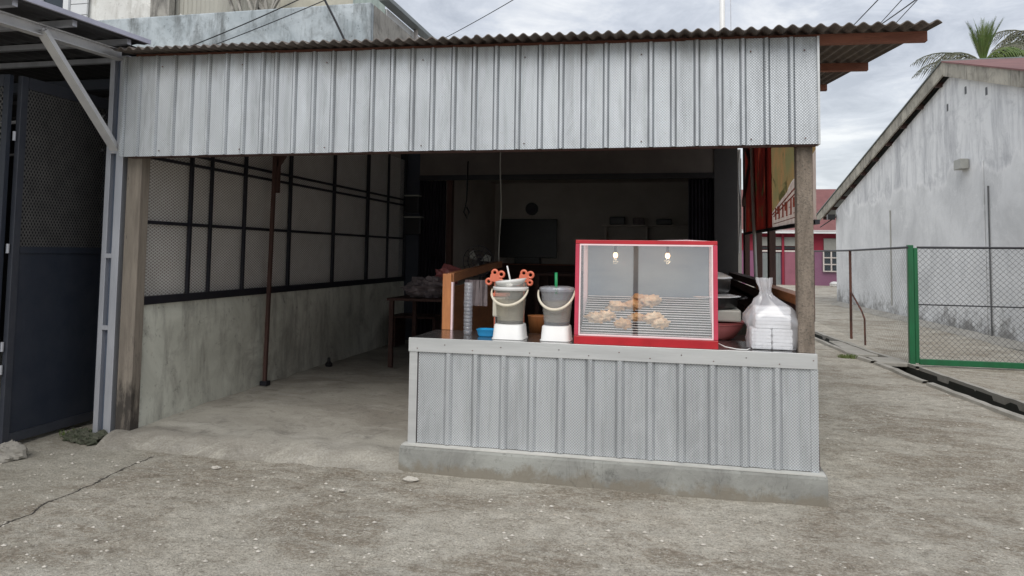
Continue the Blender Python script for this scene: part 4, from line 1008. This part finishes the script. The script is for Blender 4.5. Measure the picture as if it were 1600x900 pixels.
t = thing('wooden_bench', 'low dark bench standing against the side wall deep inside the stall', 'bench', (-3.7, 10.2, .13)); obj('seat', MB().box(-4.0, -3.3, 9.9, 10.4, .55, .58), M_DKWOOD, t)
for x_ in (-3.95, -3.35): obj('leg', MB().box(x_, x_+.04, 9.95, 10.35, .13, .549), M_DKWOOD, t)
single('black_peg', MB().lathe((-4.02, 8.1, .12), [(.04, 0), (.045, .03), (.02, .06), (.018, .10), (0, .11)], 14), M_BLACK, 'small black peg standing on the floor against the plastered side wall', 'peg')

# ------------------------------------------------------------------ carport and gate at the left
cp = thing('carport', 'dark carport with pale steel beam and knee brace beside the stall', 'carport', (-6.5, 6, 0))
rz = lambda y_: 3.091+(y_-3.786)*.037
sf = MB(); sx = [-9.5+i*.07 for i in range(77)]+[-4.12]
for y_ in (1.8, 4.99):
    for i, x_ in enumerate(sx): sf.v.append((x_, y_, rz(y_)+.012+(.012 if i % 2 else 0)))
for i in range(len(sx)-1): sf.f.append((i, i+1, len(sx)+i+1, len(sx)+i))
obj('roof_sheet', sf, M_SOFFIT, cp, solid=.002)
s2 = MB(); 
for y_ in (4.98, 11):
    for i, x_ in enumerate(sx): 
        if x_ < -4.3: s2.v.append((x_, y_, rz(y_)+.020+(.012 if i % 2 else 0)))
n = len(s2.v)//2
for i in range(n-1): s2.f.append((i, i+1, n+i+1, n+i))
obj('roof_sheet', s2, M_SOFFIT, cp, solid=.002)
obj('edge_trim', MB().bar((-4.105, 1.8, rz(1.8)+.022), (-4.105, 4.96, rz(4.96)+.022), .02, .035), M_LILAC, cp)
for y_ in (2.9, 3.40, 3.79, 4.27, 4.80, 5.33, 6.1, 7, 8, 9):
    obj('purlin', MB().box(-9.4, -4.16 if y_ < 4.9 else -4.36, y_-.02, y_+.02, rz(y_)-.035, rz(y_)+.008), M_GALV if y_ < 6 else M_SOFFIT, cp)
bm = MB()
for dz_, w_ in ((-.078, .07), (-.006, .07)): bm.bar((-4.35, 2.2, rz(2.2)-.04+dz_), (-4.35, 4.94, rz(4.94)-.04+dz_), w_, .008)
bm.bar((-4.35, 2.2, rz(2.2)-.082), (-4.35, 4.94, rz(4.94)-.082), .008, .068)
obj('beam', bm, M_BEAM, cp)
obj('knee_brace', MB().bar((-4.325, 4.16, 3.02), (-4.325, 4.90, 2.28), .035, .075, (1, 0, 0)).bar((-4.306, 4.145, 3.03), (-4.306, 4.885, 2.29), .006, .02, (0, 1, 0)), M_BEAM, cp)
ch = MB().box(-4.475, -4.43, 4.97, 5.04, .02, 3.06).box(-4.372, -4.305, 4.96, 5.04, .02, 3.06)
obj('channel_post', ch, M_GALV, cp, bevel=.003)
obj('channel_web', MB().box(-4.43, -4.372, 5.01, 5.04, .02, 3.06), simple('blue_grey_steel', (0.16, 0.19, 0.25), None, 4, .5, .4, .1), cp)
for z_ in (.85, 1.42, 2.26): obj('batten_plate', MB().box(-4.44, -4.365, 4.962, 4.975, z_, z_+.035), M_GALV, cp)
obj('gate_header', MB().box(-9.4, -4.48, 5.5, 5.58, 2.93, 3.02), M_NAVY, cp)
obj('dark_closing_wall', MB().box(-9.5, -4.36, 10.8, 10.9, 0, 3.6), M_DARK, cp)  # closing wall added so the carport stays dark
obj('side_wall', MB().box(-9.6, -9.5, 1.8, 10.79, 0, 3.5), M_DARK, cp)  # added likewise, shuts light out of the open side
for y_ in (6.3, 8.2): obj('cross_bar', MB().bar((-9.4, y_, 2.75), (-4.6, y_, 2.88), .03, .03), M_GALV, cp)

def leaf(lab, plane, a0, a1, at, loc):
    """gate leaf in a vertical plane; plane 'x' (constant x=at, spans y) or 'y' (constant y=at, spans x)"""
    t = thing('gate_leaf', lab, 'gate', loc, 'dark folding gate leaves')
    z0, z1, zm = .035, 2.80, 1.50
    def bx(u0, u1, za, zb, d0=-.02, d1=.02):
        return MB().box(at+d0, at+d1, u0, u1, za, zb) if plane == 'x' else MB().box(u0, u1, at+d0, at+d1, za, zb)
    obj('stile', bx(a0, a0+.06, z0, z1), M_NAVYL, t, bevel=.003); obj('stile', bx(a1-.05, a1, z0, z1), M_NAVY, t, bevel=.003)
    obj('top_rail', bx(a0+.061, a1-.051, z1-.09, z1), M_NAVYL, t); obj('middle_rail', bx(a0+.061, a1-.051, zm-.05, zm), M_NAVY, t)
    obj('bottom_rail', bx(a0+.061, a1-.051, z0, z0+.07, -.022, .022), M_NAVYL, t)
    obj('sheet_panel', bx(a0+.061, a1-.051, z0+.071, zm-.051, -.008, .008), M_NAVY, t)
    if plane == 'x': mm = mesh_yz(at+.012, a0+.06, a1-.05, zm, z1-.09, .028, .011, 1.6)
    else:
        mm = mesh_yz(0, a0+.06, a1-.05, zm, z1-.09, .028, .011, 1.6); mm.v = [(v[1], at-.012+v[0], v[2]) for v in mm.v]
    obj('wire_mesh', mm, simple('grey_gate_mesh', (0.16, 0.155, 0.15), (0.10, 0.098, 0.098), 8, .5, .3, 0), t, kind='stuff')
    return t
lf = leaf('dark navy folding gate leaf with mesh top standing open beside the channel post', 'x', 4.50, 5.42, -4.85, (-4.85, 4.95, .03))
for z_ in (.72, 2.30, .55, 1.45): obj('hinge', MB().lathe((-4.86, 4.485, z_), [(.012, 0), (.012, .07), (0, .07)], 10), M_GALV, lf)
leaf('dark navy folding gate leaf cut by the left edge of the photo', 'y', -5.75, -4.885, 4.46, (-5.3, 4.46, .03))
obj('dark_backing', MB().box(-4.90, -4.892, 4.56, 5.37, 1.5, 2.71), M_DARK, lf)  # near-black sheet put in for the shade behind the mesh

# ------------------------------------------------------------------ fence and green gate
gp = thing('green_gate', 'bright green framed chain link gate in front of the white gable wall', 'gate', (3.3, 11.3, 0))
obj('gate_post', MB().box(3.27, 3.345, 11.26, 11.335, 0, 1.70), M_GREEN, gp, bevel=.006)
obj('gate_stile', MB().box(3.35, 3.40, 11.27, 11.33, .04, 1.66), M_GREEN, gp, bevel=.005)
obj('bottom_rail', MB().box(3.401, 6.1, 11.27, 11.33, .02, .10), M_GREEN, gp, bevel=.005)
obj('top_rail', MB().tube([(3.401, 11.3, 1.665), (6.1, 11.3, 1.68)], .016, 8), M_GRILLE, gp)
obj('middle_rail', MB().tube([(3.401, 11.3, .86), (6.1, 11.3, .85)], .009, 8), M_GRILLE, gp)
mm = mesh_yz(0, 3.40, 6.1, .09, 1.66, .078, .0065, 1.0); mm.v = [(v[1], 11.3+v[0], v[2]) for v in mm.v]
obj('chain_link', mm, M_WIRE, gp, kind='stuff')
fn_ = thing('chain_link_fence', 'rusty chain link fence running back along the drain beside the white house', 'fence', (3.27, 14.5, 0))
obj('top_pipe', MB().tube([(3.27, 11.26, 1.665), (3.27, 14.7, 1.645), (3.27, 18.5, 1.655)], .017, 8), M_GRILLE, fn_)
for y_ in (14.68, 18.3): obj('fence_post', MB().tube([(3.27, y_, 0), (3.27, y_, 1.65)], .024, 10), M_RUST, fn_)
obj('stay_pipe', MB().tube([(3.27, 14.68, .88), (3.27, 13.9, .58), (3.27, 13.7, .45), (3.27, 13.68, 0)], .016, 8), M_RUST, fn_)
obj('chain_link', mesh_yz(3.27, 11.34, 18.3, .02, 1.65, .085, .0075, 1.0), M_WIRE, fn_, kind='stuff')

# ------------------------------------------------------------------ white house with gable
wh = thing('white_house', 'streaked white gabled house with a red roof beyond the green gate', 'house', (6, 17, 0))
XH = lambda y_, o_=0.0: 5.25+(25.5-y_)*.057-o_
YA, ZA = 16.65, 5.40
gw = MB(); A = [(25.45, 0), (25.45, 3.06), (YA, ZA), (7.5, 2.65), (7.5, 0)]
ny = 60
gw.v += [(XH(y_), y_, z_) for y_, z_ in A] + [(XH(y_)+9, y_, z_) for y_, z_ in A]
gw.f += [(4, 3, 2, 1, 0), (5, 6, 7, 8, 9), (0, 1, 6, 5), (3, 4, 9, 8)]
obj('gable_wall', gw, M_GABLE, wh)
def slope(y0, z0, y1, z1, t0, t1, o0, o1):
    """plank following the rake, between heights t0..t1 above the rake line and x offsets o0..o1 (out from wall)"""
    v = []
    for o_ in (o0, o1):
        for (y_, z_) in ((y0, z0), (y1, z1)):
            for t_ in (t0, t1): v.append((XH(y_, o_), y_, z_+t_))
    return MB().add(v, [(0, 2, 3, 1), (4, 5, 7, 6), (0, 4, 6, 2), (1, 3, 7, 5), (0, 1, 5, 4), (2, 6, 7, 3)])
ZAt = 5.42
obj('bargeboard', slope(YA, ZAt, 27.2, 2.72, -.02, .26, .17, .13), M_BARGE, wh)
obj('bargeboard', slope(YA, ZAt, 6.8, 2.36, -.06, .23, .17, .13), M_BARGE, wh)
obj('roof_slope', slope(YA, ZAt, 27.4, 2.68, .265, .29, .20, -9.4), M_SHUT, wh)
obj('roof_slope', slope(YA-.002, ZAt, 6.6, 2.28, .235, .265, .20, -9.4), M_REDROOF, wh)
for i in range(10):
    f_ = (i+.5)/10; y_ = YA+(27-YA)*f_; z_ = ZAt+(2.72-ZAt)*f_
    obj('roof_batten', MB().box(XH(y_, .125), XH(y_, -.1), y_-.05, y_+.05, z_-.05, z_+.05), M_DKWOOD, wh)
obj('soffit', slope(YA, ZAt, 27.1, 2.72, .16, .20, .125, -.05), M_DKWOOD, wh)
obj('vent_box', MB().box(XH(16.2, .16), XH(16.2), 15.95, 16.3, 3.32, 3.52), M_GREYP, wh, bevel=.01)
for y_, z_ in ((16.05, 4.93), (15.2, 4.72-.0), (16.9, 4.75)):
    obj('vent_slot', MB().box(XH(y_, .006), XH(y_), y_-.04, y_+.04, z_-.09, z_+.06), M_BLACK, wh)
obj('wall_pipe', MB().tube([(XH(15.2, .02), 15.2, .05), (XH(15.2, .02), 15.2, 2.9)], .014, 8), M_WIRE, wh)
obj('wall_pipe', MB().tube([(XH(20.4, .02), 20.4, .3), (XH(20.4, .02), 20.4, 2.75)], .016, 8), M_GREYP, wh)
obj('wall_band', MB().box(XH(15.5, .015), XH(15.5), 15.38, 15.62, 0, 3.4), M_GABLE, wh)
obj('wall_lamp', MB().box(4.98, 5.2, 25.3, 25.5, 2.75, 2.92).bar((4.75, 25.4, 2.5), (5.25, 25.4, 2.85), .03, .03), M_BLACK, wh)
# footing apron
ap = MB()
for y_ in frange(7.5, 25.4, .35):
    w_ = .22+.12*nz(y_, 0, .8); w2 = .22+.12*nz(y_+.35, 0, .8)
    ap.add([(XH(y_), y_, .10), (XH(y_+.35), y_+.35, .10), (XH(y_+.35, w2), y_+.35, .004), (XH(y_, w_), y_, .004)], [(0, 1, 2, 3)])
obj('footing', ap, M_KERB, wh)

# ------------------------------------------------------------------ pink shop house far behind
ph = thing('mauve_house', 'mauve and maroon single storey house with rose roof at the end of the lane', 'house', (8, 43, 0))
obj('lower_wall', MB().box(3.0, 14, 42, 46, -.1, 1.87), M_MAUVE, ph)
obj('upper_wall', MB().box(3.0, 14, 41.97, 46, 1.872, 2.85), M_MAROON, ph)
obj('fascia_board', MB().box(2.8, 14.2, 41.4, 41.5, 2.80, 2.98), M_WHITEW, ph)
obj('roof', MB().prism([(41.38, 2.93), (45.2, 5.52), (49, 2.93)], 'x', 2.7, 12), M_PINKROOF, ph)
w = obj('window', MB().box(8.02, 9.3, 41.9, 41.96, .78, 1.85), M_GLASSD, ph)
fr = MB()
for x_ in (7.96, 8.35, 8.72, 9.1): fr.box(x_, x_+.07, 41.85, 41.9, .75, 1.9)
for z_ in (.75, 1.12, 1.48, 1.84): fr.box(7.96, 9.3, 41.84, 41.89, z_, z_+.06)
obj('window_frame', fr, M_PALEW, w)
obj('blind', MB().box(8.02, 9.3, 41.88, 41.96, 1.93, 2.55), M_LOUVRE, ph)
obj('shutter', corr(4.86, 5.80, 41.93, 0, 1.75, .12), M_SHUT, ph)
for x_, w_ in ((4.62, .12), (5.86, .12), (6.9, .1)): obj('door_post', MB().box(x_, x_+w_, 41.8, 41.92, 0, 2.75), M_MAROON, ph)
for xa, xb_ in ((4.75, 5.85), (6.0, 7.4)):
    obj('louvre_panel', MB().box(xa, xb_, 41.88, 41.95, 2.12, 2.6), M_LOUVRE, ph); obj('dark_gap', MB().box(xa, xb_, 41.87, 41.94, 1.93, 2.08), M_BLACK, ph)
    obj('lintel_bar', MB().box(xa, xb_, 41.84, 41.9, 1.80, 1.88), M_PALEW, ph)
obj('side_panel', MB().box(6.0, 6.85, 41.85, 41.95, 0, 1.78), simple('dull_rose_panel', (.28, .10, .14), None, 2, .7), ph)
single('white_rag', MB().blob((8.35, 41.0, .12), (.22, .18, .14), 5, .4), M_WHITE, 'small white bundle lying at the foot of the mauve wall', 'bundle')

# ------------------------------------------------------------------ palms, pole, wires
def weed(cx, cy, r, n, lab):
    m = MB()
    for i in range(n):
        a = rnd.random()*6.28; d_ = r*rnd.random()**.6; h_ = rnd.uniform(.02, .06); x_ = cx+d_*math.cos(a); y_ = cy+d_*math.sin(a)*.6; w_ = .004
        lx, ly = rnd.uniform(-.03, .03), rnd.uniform(-.03, .03)
        m.add([(x_-w_, y_, -.01), (x_+w_, y_, -.01), (x_+lx*.5+w_*.8, y_+ly*.5, h_*.7), (x_+lx*.5-w_*.8, y_+ly*.5, h_*.7), (x_+lx, y_+ly, h_)], [(0, 1, 2, 3), (3, 2, 4)])
    o = obj('weeds', m, M_LEAF, kind='stuff'); o['label'] = lab
weed(2.62, 11.9, .16, 160, 'small patch of green weeds beside the drain kerb')
weed(-4.62, 4.98, .16, 90, 'dark weeds growing out of the rubble under the navy gate')
def frond(m, base, az, el, L, droop, width, dens=26, tight=False):
    pts = []; p = Vector(base); d_el = el; d = L/dens
    for i in range(dens+1):
        pts.append(p.copy()); dv = Vector((math.cos(az)*math.cos(d_el), math.sin(az)*math.cos(d_el), math.sin(d_el))); p = p+dv*d; d_el -= droop/dens*(1+i/dens)
    m.tube(pts[::3], [.035*(1-i/len(pts[::3]))+.008 for i in range(len(pts[::3]))], 4)
    for i in range(4, dens+1):
        t_ = i/dens; ln = width*.8*math.sin(math.pi*min(1, t_*.9+.12))*1.0+.1
        tan = (pts[i]-pts[i-1]).normalized(); side = tan.cross(Vector((0, 0, 1)))
        if side.length < .1: side = Vector((1, 0, 0))
        side.normalize()
        for sg in (-1, 1):
            if tight: dirv = (side*sg*.4+tan).normalized()
            else: dirv = (side*sg*.8+tan*.65+Vector((0, 0, -.45+rnd.uniform(-.2, .1)))).normalized()
            q0 = pts[i]
            q1 = q0+dirv*ln*.55; q2 = q0+dirv*ln*(1.8 if tight else 1)+Vector((0, 0, 0 if tight else -ln*.28)); w_ = tan*.018
            m.add([q0-w_, q0+w_, q1+w_, q1-w_, q2], [(0, 1, 2, 3), (3, 2, 4)])
def palm(loc, h_, seed, lab, fr_):
    global rnd
    t = thing('coconut_palm', lab, 'palm tree', loc, 'palms behind the white house'); x_, y_ = loc[0], loc[1]
    obj('trunk', MB().tube([(x_+.15*math.sin(i*.6), y_, h_*i/8) for i in range(9)], [.19-.008*i for i in range(9)], 10), M_TRUNK, t, smooth=True)
    top = (x_+.15*math.sin(4.8), y_, h_)
    for az, el, L, dr_, wd, dry in fr_:
        m = MB(); frond(m, top, R(az), R(el), L, dr_, wd, 26, dry == 2); obj('frond', m, M_LEAFD if dry == 1 else M_LEAF, t)
PF = [(172, 42, 2.32, 1.0, .8, 1), (185, 24, 2.40, .9, .8, 1), (165, 60, 1.76, 1.5, .7, 1), (200, 5, 2.40, .7, .6, 1), (178, 12, 1.92, .9, .7, 1), (120, 35, 1.92, 1.1, .7, 1),
      (10, 50, 1.84, 1.3, .8, 0), (5, 34, 2.08, 1.2, .9, 1), (-10, 20, 2.08, .9, .9, 1), (10, 60, 2.08, 1.1, .8, 1), (-40, 45, 1.60, 1.2, .7, 0), (40, 30, 1.76, 1.0, .7, 1), (-20, 68, 1.36, 1.4, .7, 0)]
TUFT = [(rnd.uniform(0, 360), rnd.uniform(72, 90), rnd.uniform(1.1, 1.6), rnd.uniform(0, .25), .16, 2) for i in range(16)]
palm((10.25, 26.5, 0), 7.95, 1, 'palm with an upright green tuft and dry drooping fronds above the red roof', PF+TUFT)
palm((13.2, 29, 0), 9.3, 2, 'second palm at the right edge whose grey fronds droop past the roof', [(a+15, b_, c_*1.05, d_*1.2, e_, 1) for a, b_, c_, d_, e_, f_ in PF])
t = thing('white_pole', 'tall slim white pole rising behind the stall roof', 'pole', (.885, 13, 0))
obj('shaft', MB().tube([(.885, 13.3, 0), (.885, 13.3, 9)], .048, 12), M_WHITE, t, smooth=True)
single('thin_rod', MB().tube([(1.05, 13.3, 3), (1.03, 13.3, 6.15)], .008, 6), M_GALV, 'very thin rod beside the white pole above the roof', 'rod')
def wire(p0, p1, r, lab, sag=.0, g_='overhead wires'):
    p0 = Vector(p0); p1 = Vector(p1); pts = [p0.lerp(p1, i/14)+Vector((0, 0, -sag*4*(i/14)*(1-i/14))) for i in range(15)]
    single('overhead_wire', MB().tube(pts, r, 5), M_CABLE, lab, 'wire', g_)
wire((-3.646, 11.0, 4.943), (-1.4, 8.59, 4.93), .006, 'thin wire rising right from the parapet corner across the sky', .02)
wire((1.846, 8.0, 3.923), (1.59, 5, 3.48), .005, 'leftmost of the thin wires above the right end of the stall roof', .0)
wire((2.11, 8.0, 3.936), (1.66, 5, 3.41), .004, 'second thin wire from the left above the right end of the stall roof', .0)
wire((2.122, 8.0, 3.928), (1.89, 5, 3.445), .006, 'thickest of the wires fanning out above the right end of the stall roof', .01)
wire((2.244, 8.0, 3.915), (1.76, 5, 3.41), .004, 'rightmost thin wire above the right end of the stall roof', .0)
wire((-8.6, 10.25, 4.56), (-5.6, 10.2, 5.52), .010, 'lower of two cables slanting across the weathered parapet', .04, 'cables across the parapet')
wire((-8.1, 10.2, 4.56), (-5.2, 10.2, 5.46), .008, 'upper of two cables slanting across the weathered parapet', .03, 'cables across the parapet')
wire((-4.86, 10.15, 4.6), (-5.33, 10.1, 5.5), .018, 'thick black cable hanging steeply over the parapet near its corner', -.02, 'cables across the parapet')
# pole on the far side of the street, seen only as a reflection in the display case glass
t = thing('rusty_pole', 'rusty awning pole across the street mirrored in the display case glass', 'pole', (-.62, -3.0, 0))
obj('shaft', MB().bar((-.62, -3.0, 0), (-.62, -3.0, 4.2), .085, .08), M_RUST, t)
obj('bracket', MB().bar((-.62, -3.0, 3.2), (-.9, -3.0, 3.6), .05, .05), M_RUST, t)
